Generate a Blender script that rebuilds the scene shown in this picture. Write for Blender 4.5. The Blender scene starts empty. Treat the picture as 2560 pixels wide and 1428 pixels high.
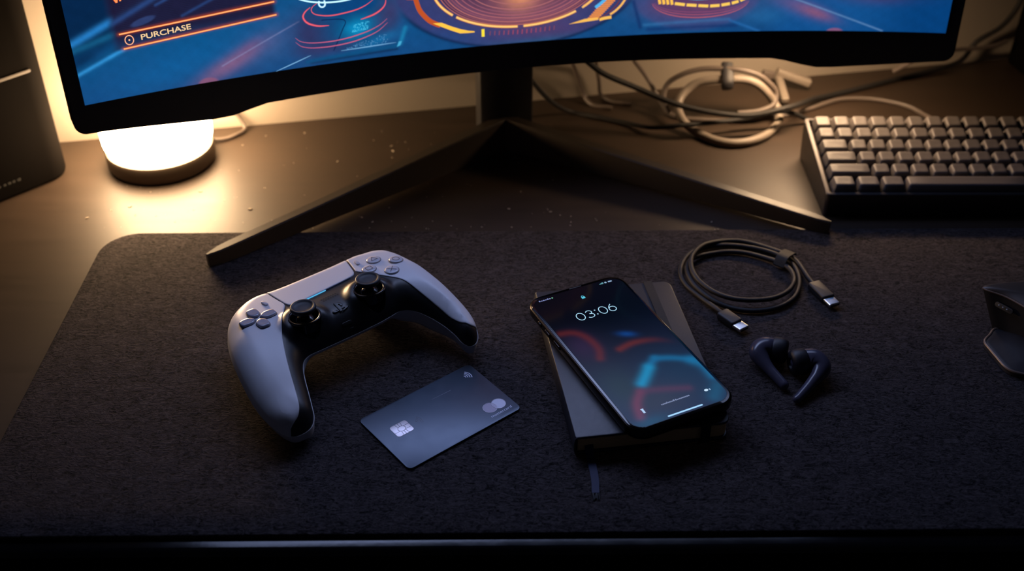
import bpy, bmesh, math, random
import numpy as np
from mathutils import Vector, Matrix
from mathutils.geometry import delaunay_2d_cdt

MM = 0.001
random.seed(7)
rng = np.random.default_rng(11)
scene = bpy.context.scene
COL = scene.collection

# ------------------------------------------------------------------ helpers
def srgb(r, g, b):
    def f(c):
        c /= 255.0
        return c / 12.92 if c <= 0.04045 else ((c + 0.055) / 1.055) ** 2.4
    return (f(r), f(g), f(b))

def lin(a):
    a = np.asarray(a, float) / 255.0
    return np.where(a <= 0.04045, a / 12.92, ((a + 0.055) / 1.055) ** 2.4)

def tag(o, label=None, cat=None, group=None, kind=None):
    if label: o['label'] = label
    if cat: o['category'] = cat
    if group: o['group'] = group
    if kind: o['kind'] = kind
    return o

def empty(name, loc=(0, 0, 0), rot=None, parent=None):
    o = bpy.data.objects.new(name, None)
    COL.objects.link(o)
    o.empty_display_size = 0.01
    if rot is None:
        o.location = Vector(loc) * MM
    else:
        o.matrix_world = Matrix.Translation(Vector(loc) * MM) @ rot.to_4x4()
    if parent: o.parent = parent
    return o

def mesh(name, verts, faces, mat, parent=None, smooth=True, sharp=None, fmat=None):
    """verts in millimetres"""
    me = bpy.data.meshes.new(name)
    v = np.asarray(verts, float) * MM
    me.from_pydata(v.tolist(), [], [list(map(int, f)) for f in faces])
    mats = mat if isinstance(mat, (list, tuple)) else [mat]
    for m in mats: me.materials.append(m)
    if fmat is not None:
        me.polygons.foreach_set('material_index', np.asarray(fmat, dtype=np.int32))
    bm = bmesh.new(); bm.from_mesh(me)
    bmesh.ops.recalc_face_normals(bm, faces=bm.faces)
    bm.to_mesh(me); bm.free()
    if smooth:
        me.polygons.foreach_set('use_smooth', np.ones(len(me.polygons), dtype=bool))
        if sharp is not None:
            me.set_sharp_from_angle(angle=math.radians(sharp))
    me.update()
    o = bpy.data.objects.new(name, me)
    COL.objects.link(o)
    if parent: o.parent = parent
    return o

class MB:
    """collects shapes into one mesh"""
    def __init__(self): self.v = []; self.f = []; self.m = []
    def add(self, v, f, mi=0):
        n = len(self.v)
        self.v += [tuple(map(float, p)) for p in v]
        self.f += [tuple(int(i) + n for i in q) for q in f]
        self.m += [mi] * len(f)
        return self
    def build(self, name, mat, parent=None, smooth=True, sharp=35):
        return mesh(name, self.v, self.f, mat, parent, smooth, sharp, self.m)

def loft(rings, cap0=True, cap1=True, closed=True):
    """rings: list of equally long lists of points"""
    n = len(rings[0]); v = [p for r in rings for p in r]; f = []
    for i in range(len(rings) - 1):
        for j in range(n if closed else n - 1):
            k = (j + 1) % n
            f.append((i * n + j, i * n + k, (i + 1) * n + k, (i + 1) * n + j))
    if cap0: f.append(tuple(range(n))[::-1])
    if cap1: f.append(tuple((len(rings) - 1) * n + j for j in range(n)))
    return v, f

def rrect(w, l, r, n=8, cx=0.0, cy=0.0):
    pts = []
    rs = r if isinstance(r, (list, tuple)) else [r] * 4   # order: ++ -+ -- +-
    for q, (sx, sy) in enumerate(((1, 1), (-1, 1), (-1, -1), (1, -1))):
        rr = max(rs[q], 0.01)
        for i in range(n + 1):
            a = math.pi / 2 * (q + i / n)
            pts.append((cx + sx * (w / 2 - rr) + rr * math.cos(a), cy + sy * (l / 2 - rr) + rr * math.sin(a)))
    return pts

def rsolid(w, l, r, z0, z1, b=0.5, bb=None, n=8, cx=0, cy=0, seg=3):
    """rounded plate with rolled top (b) and bottom (bb) edges"""
    bb = b if bb is None else bb
    rs = r if isinstance(r, (list, tuple)) else [r] * 4
    rings = []
    def ring(ins, z):
        return [(x, y, z) for x, y in rrect(w - 2 * ins, l - 2 * ins, [max(q - ins, 0.05) for q in rs], n, cx, cy)]
    if bb > 0:
        for i in range(seg + 1):
            a = math.pi / 2 * i / seg
            rings.append(ring(bb * (1 - math.sin(a)), z0 + bb * (1 - math.cos(a))))
    else:
        rings.append(ring(0, z0))
    if b > 0:
        for i in range(seg + 1):
            a = math.pi / 2 * i / seg
            rings.append(ring(b * (1 - math.cos(a)), z1 - b * (1 - math.sin(a))))
    else:
        rings.append(ring(0, z1))
    return loft(rings)

def box(x0, y0, z0, x1, y1, z1, b=0.8):
    return rsolid(x1 - x0, y1 - y0, b, z0, z1, b, b, 2, (x0 + x1) / 2, (y0 + y1) / 2, 2)

def lathe(prof, n=40, c=(0, 0, 0), cap0=True, cap1=True):
    rings = [[(c[0] + r * math.cos(2 * math.pi * i / n), c[1] + r * math.sin(2 * math.pi * i / n), c[2] + z)
              for i in range(n)] for r, z in prof]
    return loft(rings, cap0, cap1)

def catmull(pts, step=2.0, closed=False):
    P = [Vector(p) for p in pts]; n = len(P); out = []
    rngi = range(n if closed else n - 1)
    for i in rngi:
        if closed:
            a, b, c, d = P[i - 1], P[i], P[(i + 1) % n], P[(i + 2) % n]
        else:
            b, c = P[i], P[i + 1]
            a = P[i - 1] if i > 0 else b * 2 - c
            d = P[i + 2] if i + 2 < n else c * 2 - b
        # centripetal parameterisation
        t0 = 0.0; t1 = t0 + max((b - a).length, 1e-6) ** 0.5; t2 = t1 + max((c - b).length, 1e-6) ** 0.5
        t3 = t2 + max((d - c).length, 1e-6) ** 0.5
        m = max(2, int((c - b).length / step))
        for k in range(m):
            t = t1 + (t2 - t1) * k / m
            A1 = a * ((t1 - t) / (t1 - t0)) + b * ((t - t0) / (t1 - t0))
            A2 = b * ((t2 - t) / (t2 - t1)) + c * ((t - t1) / (t2 - t1))
            A3 = c * ((t3 - t) / (t3 - t2)) + d * ((t - t2) / (t3 - t2))
            B1 = A1 * ((t2 - t) / (t2 - t0)) + A2 * ((t - t0) / (t2 - t0))
            B2 = A2 * ((t3 - t) / (t3 - t1)) + A3 * ((t - t1) / (t3 - t1))
            out.append(B1 * ((t2 - t) / (t2 - t1)) + B2 * ((t - t1) / (t2 - t1)))
    if not closed: out.append(P[-1])
    return out

def tube(path, rad, n=12, flat=None):
    """sweep a circle (or an ellipse, flat=(rx, ry)) along a polyline"""
    P = [Vector(p) for p in path]; N = len(P)
    R = list(rad) if hasattr(rad, '__len__') else [rad] * N
    T = []
    for i in range(N):
        t = P[min(i + 1, N - 1)] - P[max(i - 1, 0)]
        T.append(t.normalized())
    up = Vector((0, 0, 1))
    if abs(T[0].dot(up)) > 0.9: up = Vector((1, 0, 0))
    u = (up - T[0] * up.dot(T[0])).normalized()
    rings = []
    for i in range(N):
        u = (u - T[i] * u.dot(T[i])).normalized()
        w = T[i].cross(u)
        fx, fy = (1, 1) if flat is None else flat
        rings.append([tuple(P[i] + (w * math.cos(2 * math.pi * k / n) * fx + u * math.sin(2 * math.pi * k / n) * fy) * R[i]) for k in range(n)])
    return loft(rings)

def balltube(path, rad, n=20):
    """tube whose ends close in half spheres"""
    P = [Vector(p) for p in path]; R = list(rad)
    d0 = (P[0] - P[1]).normalized(); d1 = (P[-1] - P[-2]).normalized()
    pre, pr, post, po = [], [], [], []
    for i in range(6):
        a = math.pi / 2 * (i + 0.25) / 6.25
        pre.append(P[0] + d0 * R[0] * math.cos(a)); pr.append(R[0] * math.sin(a))
        post.insert(0, P[-1] + d1 * R[-1] * math.cos(a)); po.insert(0, R[-1] * math.sin(a))
    return tube(pre + P + post, pr + R + po, n)

def xf(vf, M):
    v, f = vf
    return [tuple(M @ Vector(p)) for p in v], f

def basis(o, x, y=None):
    """frame with its +y axis along `x` direction in plan; y: extra z tilt"""
    d = Vector(x).normalized(); side = Vector((d.y, -d.x, 0)).normalized(); up = side.cross(d)
    M = Matrix((side, d, up)).transposed().to_4x4(); M.translation = Vector(o)
    return M

def text_mesh(body, cap_h, bold=0.0, sx=1.0, spacing=1.0):
    """flat outline text from the built-in font: verts (x, y, 0) in mm, faces"""
    cu = bpy.data.curves.new('glyphs', 'FONT'); cu.body = body; cu.size = 1.0; cu.offset = bold
    cu.space_character = spacing; cu.resolution_u = 4
    o = bpy.data.objects.new('glyphs', cu); COL.objects.link(o)
    dg = bpy.context.evaluated_depsgraph_get()
    me = bpy.data.meshes.new_from_object(o.evaluated_get(dg))
    v = np.array([p.co[:] for p in me.vertices]); f = [tuple(p.vertices) for p in me.polygons]
    bpy.data.objects.remove(o); bpy.data.curves.remove(cu); bpy.data.meshes.remove(me)
    k = cap_h / 0.70
    v = v * np.array([k * sx, k, 0])
    return v, f

def seg_dist(P, poly, closed=True):
    """distance, nearest point of points P (n,2) to polyline"""
    A = np.asarray(poly, float); Bp = np.roll(A, -1, 0) if closed else A[1:]
    if not closed: A = A[:-1]
    best = np.full(len(P), 1e9); near = np.zeros((len(P), 2))
    for a, b in zip(A, Bp):
        d = b - a; L = d @ d + 1e-12
        t = np.clip(((P - a) @ d) / L, 0, 1)
        q = a + t[:, None] * d
        dd = np.hypot(*(P - q).T)
        m = dd < best
        best[m] = dd[m]; near[m] = q[m]
    return best, near

def inside(P, poly):
    P = np.asarray(P, float); A = np.asarray(poly, float); B_ = np.roll(A, -1, 0)
    c = np.zeros(len(P), bool)
    for (x0, y0), (x1, y1) in zip(A, B_):
        if y0 == y1: continue
        m = ((y0 > P[:, 1]) != (y1 > P[:, 1])) & (P[:, 0] < (x1 - x0) * (P[:, 1] - y0) / (y1 - y0) + x0)
        c ^= m
    return c

def sstep(a, b, x):
    t = np.clip((x - a) / (b - a), 0, 1)
    return t * t * (3 - 2 * t)

# ------------------------------------------------------------------ materials
def mat(name, col, rough=0.5, metal=0.0, spec=0.5, var=0.08, vscale=60.0, bump=0.0, bscale=400.0, coat=0.0,
        rvar=0.05, emit=None, estr=0.0, sheen=0.0):
    m = bpy.data.materials.new(name); m.use_nodes = True
    nt = m.node_tree; N = nt.nodes; L = nt.links
    b = N['Principled BSDF']
    tc = N.new('ShaderNodeTexCoord')
    no = N.new('ShaderNodeTexNoise'); no.inputs['Scale'].default_value = vscale; no.inputs['Detail'].default_value = 4
    L.new(tc.outputs['Object'], no.inputs['Vector'])
    mx = N.new('ShaderNodeMix'); mx.data_type = 'RGBA'
    c = Vector(col)
    mx.inputs['A'].default_value = (*(c * (1 - var)), 1); mx.inputs['B'].default_value = (*[min(1, q) for q in c * (1 + var)], 1)
    L.new(no.outputs['Fac'], mx.inputs['Factor']); L.new(mx.outputs['Result'], b.inputs['Base Color'])
    mr = N.new('ShaderNodeMapRange')
    mr.inputs['To Min'].default_value = max(0.02, rough - rvar); mr.inputs['To Max'].default_value = min(1, rough + rvar)
    L.new(no.outputs['Fac'], mr.inputs['Value']); L.new(mr.outputs['Result'], b.inputs['Roughness'])
    b.inputs['Metallic'].default_value = metal
    b.inputs['Specular IOR Level'].default_value = spec
    b.inputs['Coat Weight'].default_value = coat
    if sheen: b.inputs['Sheen Weight'].default_value = sheen
    if bump:
        n2 = N.new('ShaderNodeTexNoise'); n2.inputs['Scale'].default_value = bscale; n2.inputs['Detail'].default_value = 3
        L.new(tc.outputs['Object'], n2.inputs['Vector'])
        bp = N.new('ShaderNodeBump'); bp.inputs['Strength'].default_value = bump; bp.inputs['Distance'].default_value = 0.0005
        L.new(n2.outputs['Fac'], bp.inputs['Height']); L.new(bp.outputs['Normal'], b.inputs['Normal'])
    if emit:
        b.inputs['Emission Color'].default_value = (*emit, 1); b.inputs['Emission Strength'].default_value = estr
    return m

def display_mat(name, rough, strength=1.0, sample=True, spec=0.5):
    m = bpy.data.materials.new(name); m.use_nodes = True
    nt = m.node_tree; b = nt.nodes['Principled BSDF']
    at = nt.nodes.new('ShaderNodeAttribute'); at.attribute_name = 'picture'
    b.inputs['Base Color'].default_value = (0.004, 0.004, 0.005, 1)
    b.inputs['Roughness'].default_value = rough; b.inputs['Specular IOR Level'].default_value = spec
    nt.links.new(at.outputs['Color'], b.inputs['Emission Color'])
    b.inputs['Emission Strength'].default_value = strength
    m.cycles.emission_sampling = 'AUTO' if sample else 'NONE'
    return m

M_white = mat('satin white plastic', srgb(214, 214, 222), 0.42, var=0.02, vscale=900, bump=0.05, bscale=2500)
M_whiteback = mat('matte pale grey plastic', srgb(205, 205, 212), 0.55, var=0.02, vscale=900)
M_black = mat('matte black plastic', srgb(20, 20, 24), 0.42, var=0.1, vscale=700, bump=0.06, bscale=3000)
M_blackgl = mat('glossy black plastic', srgb(14, 13, 14), 0.16, var=0.1, vscale=300)
M_rubber = mat('dark rubber', srgb(30, 29, 33), 0.55, var=0.1, vscale=500, bump=0.1, bscale=2500)
M_groove = mat('dark groove', srgb(6, 6, 8), 0.8, var=0.1)
M_clear = mat('translucent grey button', srgb(196, 197, 210), 0.16, var=0.03, vscale=500, coat=0.4)
M_dpad = mat('smoky translucent button', srgb(150, 151, 168), 0.16, var=0.03, vscale=500, coat=0.5)
M_mark = mat('grey print on button', srgb(70, 72, 82), 0.5)

# ------------------------------------------------------------------ camera
PITCH = math.radians(36.1)
CAM_H = 475.0
cam_d = bpy.data.cameras.new('camera'); cam = bpy.data.objects.new('camera', cam_d); COL.objects.link(cam)
cam.location = (0, 0, CAM_H * MM)
cam.rotation_euler = (math.pi / 2 - PITCH, 0, 0)
cam_d.sensor_width = 36.0
cam_d.lens = 2850.0 / 2560.0 * 36.0
cam_d.clip_start = 0.02; cam_d.clip_end = 30
cam_d.dof.use_dof = True
cam_d.dof.focus_distance = 0.710
cam_d.dof.aperture_fstop = 5.6
cam_d.dof.aperture_blades = 9
scene.camera = cam

# ------------------------------------------------------------------ room shell
YAW = math.radians(10.9)
cY, sY = math.cos(YAW), math.sin(YAW)
def wall_y(x): return 868.0 + 0.1926 * (x + 373.0)

M_wall = mat('warm grey painted plaster', srgb(146, 136, 124), 0.85, var=0.03, vscale=25, bump=0.12, bscale=350)
M_floor = mat('dark plank floor', srgb(46, 38, 33), 0.5, var=0.25, vscale=8)
wx0, wx1 = -1700.0, 1700.0
def slab(x0, x1, t, z0, z1):
    a, b = (x0, wall_y(x0)), (x1, wall_y(x1))
    nx, ny = -sY * t, cY * t
    pts = [a, b, (b[0] + nx, b[1] + ny), (a[0] + nx, a[1] + ny)]
    return loft([[(x, y, z0) for x, y in pts], [(x, y, z1) for x, y in pts]])
o = MB().add(*slab(wx0, wx1, 100, -750, 1700)).build('wall_back', M_wall, smooth=False); tag(o, kind='structure')
fl = [(-1700, -900), (1700, -900), (1700, wall_y(1700)), (-1700, wall_y(-1700))]
o = MB().add(*loft([[(x, y, -790) for x, y in fl], [(x, y, -750) for x, y in fl]])).build('floor', M_floor, smooth=False); tag(o, kind='structure')

# ------------------------------------------------------------------ desk
def wood_mat():
    m = bpy.data.materials.new('dark stained desk top'); m.use_nodes = True
    nt = m.node_tree; N = nt.nodes; L = nt.links; b = N['Principled BSDF']
    tc = N.new('ShaderNodeTexCoord'); mp = N.new('ShaderNodeMapping'); mp.inputs['Scale'].default_value = (6, 60, 60)
    L.new(tc.outputs['Object'], mp.inputs['Vector'])
    n1 = N.new('ShaderNodeTexNoise'); n1.inputs['Scale'].default_value = 2.0; n1.inputs['Detail'].default_value = 8; n1.inputs['Roughness'].default_value = 0.65
    L.new(mp.outputs['Vector'], n1.inputs['Vector'])
    cr = N.new('ShaderNodeValToRGB')
    cr.color_ramp.elements[0].position = 0.3; cr.color_ramp.elements[0].color = (*srgb(46, 35, 26), 1)
    cr.color_ramp.elements[1].position = 0.75; cr.color_ramp.elements[1].color = (*srgb(56, 43, 33), 1)
    L.new(n1.outputs['Fac'], cr.inputs['Fac']); L.new(cr.outputs['Color'], b.inputs['Base Color'])
    mr = N.new('ShaderNodeMapRange'); mr.inputs['To Min'].default_value = 0.46; mr.inputs['To Max'].default_value = 0.56; b.inputs['Specular IOR Level'].default_value = 0.55
    L.new(n1.outputs['Fac'], mr.inputs['Value']); L.new(mr.outputs['Result'], b.inputs['Roughness'])
    bp = N.new('ShaderNodeBump'); bp.inputs['Strength'].default_value = 0.05; bp.inputs['Distance'].default_value = 0.0004
    L.new(n1.outputs['Fac'], bp.inputs['Height']); L.new(bp.outputs['Normal'], b.inputs['Normal'])
    return m
M_desk = wood_mat()
M_steel = mat('black powder coated steel', srgb(18, 18, 20), 0.5, metal=0.6)
desk = tag(empty('desk', (0, 0, -750)), 'dark brown desk carrying the monitor and the felt mat', 'desk')
dx0, dx1 = -900.0, 900.0
ZT = 747.0      # top of the desk above the floor (world z = -3)
prof = []
for i in range(7):       # rolled front edge
    a = math.pi / 2 * i / 6
    prof.append((412.5 + 4 * (1 - math.sin(a)), ZT - 4 * (1 - math.cos(a))))
fr = [(412.5, ZT - 40)] + prof[::-1]      # (y, z)
M_edge = mat('glossy black edge trim', srgb(10, 10, 13), 0.16, var=0.1, vscale=80, bump=0.04, bscale=300)
xs = np.linspace(dx0, dx1, 41)
MB().add(*loft([[(x, y + 0.0085 * x, z) for y, z in fr + [(422.0, ZT), (422.0, ZT - 40)]] for x in xs])).build('edge_trim', M_edge, desk, True, 40)
rows = []
for x in xs:
    s = 0.0085 * x * 1.0
    rows.append([(x, 422.1 + s, ZT - 40), (x, 422.1 + s, ZT)] + [(x, wall_y(x) - 0.6, ZT), (x, wall_y(x) - 0.6, ZT - 40)])
MB().add(*loft(rows)).build('tabletop', M_desk, desk, True, 40)
for lx, ly in ((-820, 470), (820, 485), (-820, 720), (820, 1010)):
    MB().add(*box(lx - 25, ly - 25, 0, lx + 25, ly + 25, ZT - 40, 2)).build('leg', M_steel, desk, True, 35)

# ------------------------------------------------------------------ felt mat
def felt_mat():
    m = bpy.data.materials.new('charcoal wool felt'); m.use_nodes = True
    nt = m.node_tree; N = nt.nodes; L = nt.links; b = N['Principled BSDF']
    tc = N.new('ShaderNodeTexCoord')
    def noise(scale, det, vec, dist=0.0):
        n = N.new('ShaderNodeTexNoise'); n.inputs['Scale'].default_value = scale; n.inputs['Detail'].default_value = det
        n.inputs['Roughness'].default_value = 0.7; n.inputs['Distortion'].default_value = dist
        L.new(vec, n.inputs['Vector']); return n.outputs['Fac']
    mp = N.new('ShaderNodeMapping'); mp.inputs['Scale'].default_value = (1, 2.0, 1); mp.inputs['Rotation'].default_value = (0, 0, 0.35)
    L.new(tc.outputs['Object'], mp.inputs['Vector'])
    a = noise(165, 2, mp.outputs['Vector'], 2.0); c = noise(800, 2, mp.outputs['Vector'], 0.8); d = noise(60, 3, tc.outputs['Object'])
    ad = N.new('ShaderNodeMath'); ad.operation = 'MULTIPLY_ADD'; ad.inputs[1].default_value = 0.62
    L.new(a, ad.inputs[0])
    s2 = N.new('ShaderNodeMath'); s2.operation = 'MULTIPLY_ADD'; s2.inputs[1].default_value = 0.28
    L.new(c, s2.inputs[0]); L.new(s2.outputs[0], ad.inputs[2])
    s3 = N.new('ShaderNodeMath'); s3.operation = 'MULTIPLY'; s3.inputs[1].default_value = 0.1
    L.new(d, s3.inputs[0]); L.new(s3.outputs[0], s2.inputs[2])
    cr = N.new('ShaderNodeValToRGB')
    e = cr.color_ramp.elements
    e[0].position = 0.38; e[0].color = (*srgb(13, 12, 13), 1); e[1].position = 0.65; e[1].color = (*srgb(78, 71, 73), 1)
    L.new(ad.outputs[0], cr.inputs['Fac']); L.new(cr.outputs['Color'], b.inputs['Base Color'])
    b.inputs['Roughness'].default_value = 1.0; b.inputs['Specular IOR Level'].default_value = 0.05
    b.inputs['Sheen Weight'].default_value = 0.03; b.inputs['Sheen Roughness'].default_value = 0.6
    bp = N.new('ShaderNodeBump'); bp.inputs['Strength'].default_value = 0.9; bp.inputs['Distance'].default_value = 0.0009
    L.new(ad.outputs[0], bp.inputs['Height']); L.new(bp.outputs['Normal'], b.inputs['Normal'])
    return m
M_felt = felt_mat()
M_fibre = mat('loose wool fibre', srgb(92, 85, 83), 0.95, spec=0.05, var=0.4, vscale=40)
mat_o = tag(empty('desk_mat', (0, 0, -3)), 'large charcoal grey wool felt mat under the controller, phone and card', 'desk mat')
def shear(p): return (p[0], p[1] + 0.0105 * p[0])
mw, mh, mr_ = 790.0, 299.5, 27.0
ol = [shear(p) for p in rrect(mw, mh, mr_, 10, -305 + mw / 2, 422.5 + mh / 2)]
def mring(ins, z): return [(x, y, z) for x, y in [shear(p) for p in rrect(mw - 2 * ins, mh - 2 * ins, mr_ - ins, 10, -305 + mw / 2, 422.5 + mh / 2)]]
MB().add(*loft([mring(0.2, 0.2), mring(0, 0.8), mring(0, 2.2), mring(0.3, 2.75), mring(1.0, 3.0)])).build('felt_sheet', M_felt, mat_o, True, 60)
# fuzz: thousands of short loose fibres lying on the felt
NF = 52000
fx = rng.uniform(-300, 400, NF); fy = rng.uniform(425, 718, NF)
FP = np.stack([fx, fy], 1)
keep = inside(FP, [(x, y) for x, y, z in mring(3, 0)])
for e_ in ((-219.5, 675.0), (239.0, 718.5)):
    keep &= seg_dist(FP, [(-6, 856), e_], False)[0] > 8
fx, fy = fx[keep], fy[keep]; NF = len(fx)
ang = rng.normal(0.35, 0.75, NF); ln = rng.gamma(3.0, 0.55, NF) + 0.6; cv = rng.normal(0, 0.5, NF)
hz = rng.gamma(2.0, 0.12, NF) + 0.1; wd = rng.uniform(0.035, 0.085, NF)
V = np.zeros((NF, 8, 3))
for k in range(4):
    t = k / 3.0
    aa = ang + cv * (t - 0.5)
    px = fx + np.cos(aa) * ln * (t - 0.5); py = fy + np.sin(aa) * ln * (t - 0.5)
    pz = 3.0 + hz * (1 - (2 * t - 1) ** 2) - 0.05 + 0.15 * t * hz
    ox, oy = -np.sin(aa) * wd * (1 - 0.5 * t), np.cos(aa) * wd * (1 - 0.5 * t)
    V[:, 2 * k] = np.stack([px - ox, py - oy, pz], 1); V[:, 2 * k + 1] = np.stack([px + ox, py + oy, pz + 0.02], 1)
me = bpy.data.meshes.new('fibre')
me.vertices.add(NF * 8); me.vertices.foreach_set('co', (V.reshape(-1) * MM).astype(np.float32))
base = (np.arange(NF) * 8)[:, None, None]
Fq = (base + np.array([[0, 1, 3, 2], [2, 3, 5, 4], [4, 5, 7, 6]])[None]).reshape(-1)
me.loops.add(len(Fq)); me.loops.foreach_set('vertex_index', Fq.astype(np.int32))
me.polygons.add(len(Fq) // 4); me.polygons.foreach_set('loop_start', np.arange(0, len(Fq), 4, dtype=np.int32))
me.update(calc_edges=True); me.validate()
me.materials.append(M_fibre)
fo = bpy.data.objects.new('fibre', me); COL.objects.link(fo); fo.parent = mat_o; tag(fo, 'fine loose grey wool fibres', kind='stuff')

# ------------------------------------------------------------------ monitor
MX, MZ, MK, MY, TILT = 12.16, 118.37, 8.7991e-4, 800.0, math.radians(3.0)
def surf(s, v, n=0.0):
    """point on the curved screen: s along the arc, v above the screen's lower edge, n towards the viewer (mm)"""
    s, v, n = np.broadcast_arrays(np.asarray(s, float), np.asarray(v, float), np.asarray(n, float))
    a = s * MK
    X = np.sin(a) / MK - n * np.sin(a); D = (1 - np.cos(a)) / MK + n * np.cos(a)
    lz = v * math.cos(TILT) + D * math.sin(TILT); ly = v * math.sin(TILT) - D * math.cos(TILT)
    lz = v * math.cos(TILT); ly = v * math.sin(TILT) - D
    return np.stack([MX + X * cY - ly * sY, MY + X * sY + ly * cY, MZ + lz], -1)

mon = tag(empty('monitor', (-6, 851, 0)), 'wide curved black monitor showing a glowing blue and orange game menu', 'monitor')
MON0 = np.array([-6.0, 851.0, 0.0])
M_bezel = mat('matt black monitor shell', srgb(34, 33, 34), 0.5, spec=0.3, var=0.1, vscale=300, bump=0.08, bscale=3000)
VT = 372.0
SE = 330.0
lo_prof = [(-321.5 + 8.5 * math.cos(math.radians(a)), -13 + 8.5 * math.sin(math.radians(a))) for a in range(180, 261, 8)] + [(-310, -22.2), (-285, -24.5), (-260, -27), (-238, -29), (-222, -28.8), (-208, -25.8), (-197, -23.6),
           (-170, -23.1), (-129, -22.5), (-80, -21.9), (-38, -21.4), (0, -21.2), (56, -21), (119, -21.8), (160, -22.4), (190, -22.8), (200, -24.4), (214, -28), (226, -30.3), (238, -30.2),
           (270, -28), (300, -25.4), (316, -23.8)] + [(321.5 + 8.5 * math.cos(math.radians(a)), -14.8 + 8.5 * math.sin(math.radians(a))) for a in range(280, 361, 8)]
outl = list(lo_prof)
outl += [(330, v) for v in np.linspace(10, VT - 12, 12)] + [(329, VT - 6), (324, VT)]
outl += [(s, VT) for s in np.linspace(310, -310, 32)] + [(-324, VT), (-329, VT - 6)] + [(-330, v) for v in np.linspace(VT - 12, 10, 12)]
# refine the long lower edge so that it follows the curve
oo = []
for (a, b), (c, d) in zip(outl, outl[1:] + outl[:1]):
    m = max(1, int(abs(c - a) / 12))
    oo += [(a + (c - a) * i / m, b + (d - b) * i / m) for i in range(m)]
outl = oo
oa = np.array(outl); cen = np.array([0, 170.0])
def shrink(d):
    nx = np.roll(oa, -1, 0) - np.roll(oa, 1, 0); nx /= np.linalg.norm(nx, axis=1)[:, None] + 1e-9
    return oa + np.stack([-nx[:, 1], nx[:, 0]], 1) * d
rings = []
for ins, n in ((1.2, -0.4), (0.35, -0.55), (0, -1.2), (0, -14), (1.5, -17), (8, -20), (30, -24)):
    q = shrink(ins); rings.append(surf(q[:, 0], q[:, 1], n) - MON0)
mb = MB(); v, f = loft([[tuple(p) for p in r] for r in rings], False, False); mb.add(v, f)
def cap(ins, n):
    q = shrink(ins); pts = [Vector((float(x), float(y))) for x, y in q]
    gs, gv = np.meshgrid(np.arange(-318, 319, 12), np.arange(-20, VT, 14)); G = np.stack([gs.ravel(), gv.ravel()], 1)
    G = G[inside(G, q)]; dd, _ = seg_dist(G, q); G = G[dd > 4]
    allp = pts + [Vector((float(x), float(y))) for x, y in G]
    vv, ee, ff, *_ = delaunay_2d_cdt(allp, [], [list(range(len(pts)))], 1, 1e-5)
    vv = np.array([p[:] for p in vv]); return surf(vv[:, 0], vv[:, 1], n) - MON0, ff
mb.add(*cap(1.2, -0.4)); mb.add(*cap(30, -24))
mb.build('bezel', M_bezel, mon, True, 30)

FILL_BAR = 185.0  # emission of the bar added behind the monitor
# --- the picture on the screen
def ell(s, v, cs, cv, a, b): return np.hypot((s - cs) / a, (v - cv) / b)
def gau(s, v, cs, cv, a, b, rot=0.0):
    c, t = math.cos(rot), math.sin(rot); x, y = (s - cs), (v - cv)
    return np.exp(-(((c * x + t * y) / a) ** 2 + ((-t * x + c * y) / b) ** 2))
def line_d(s, v, p, q):
    p, q = np.array(p, float), np.array(q, float); d = q - p; L = d @ d
    t = np.clip(((s - p[0]) * d[0] + (v - p[1]) * d[1]) / L, 0, 1)
    return np.hypot(s - p[0] - t * d[0], v - p[1] - t * d[1])
def noise2(s, v, sc, seed):
    r = np.random.default_rng(seed); out = 0
    for k in range(5):
        fx_, fy_, ph = r.normal(0, sc), r.normal(0, sc), r.uniform(0, 6.28)
        out = out + np.sin(s * fx_ + v * fy_ + ph)
    return out / 5
RC = (-6.5, 47.4)
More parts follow.
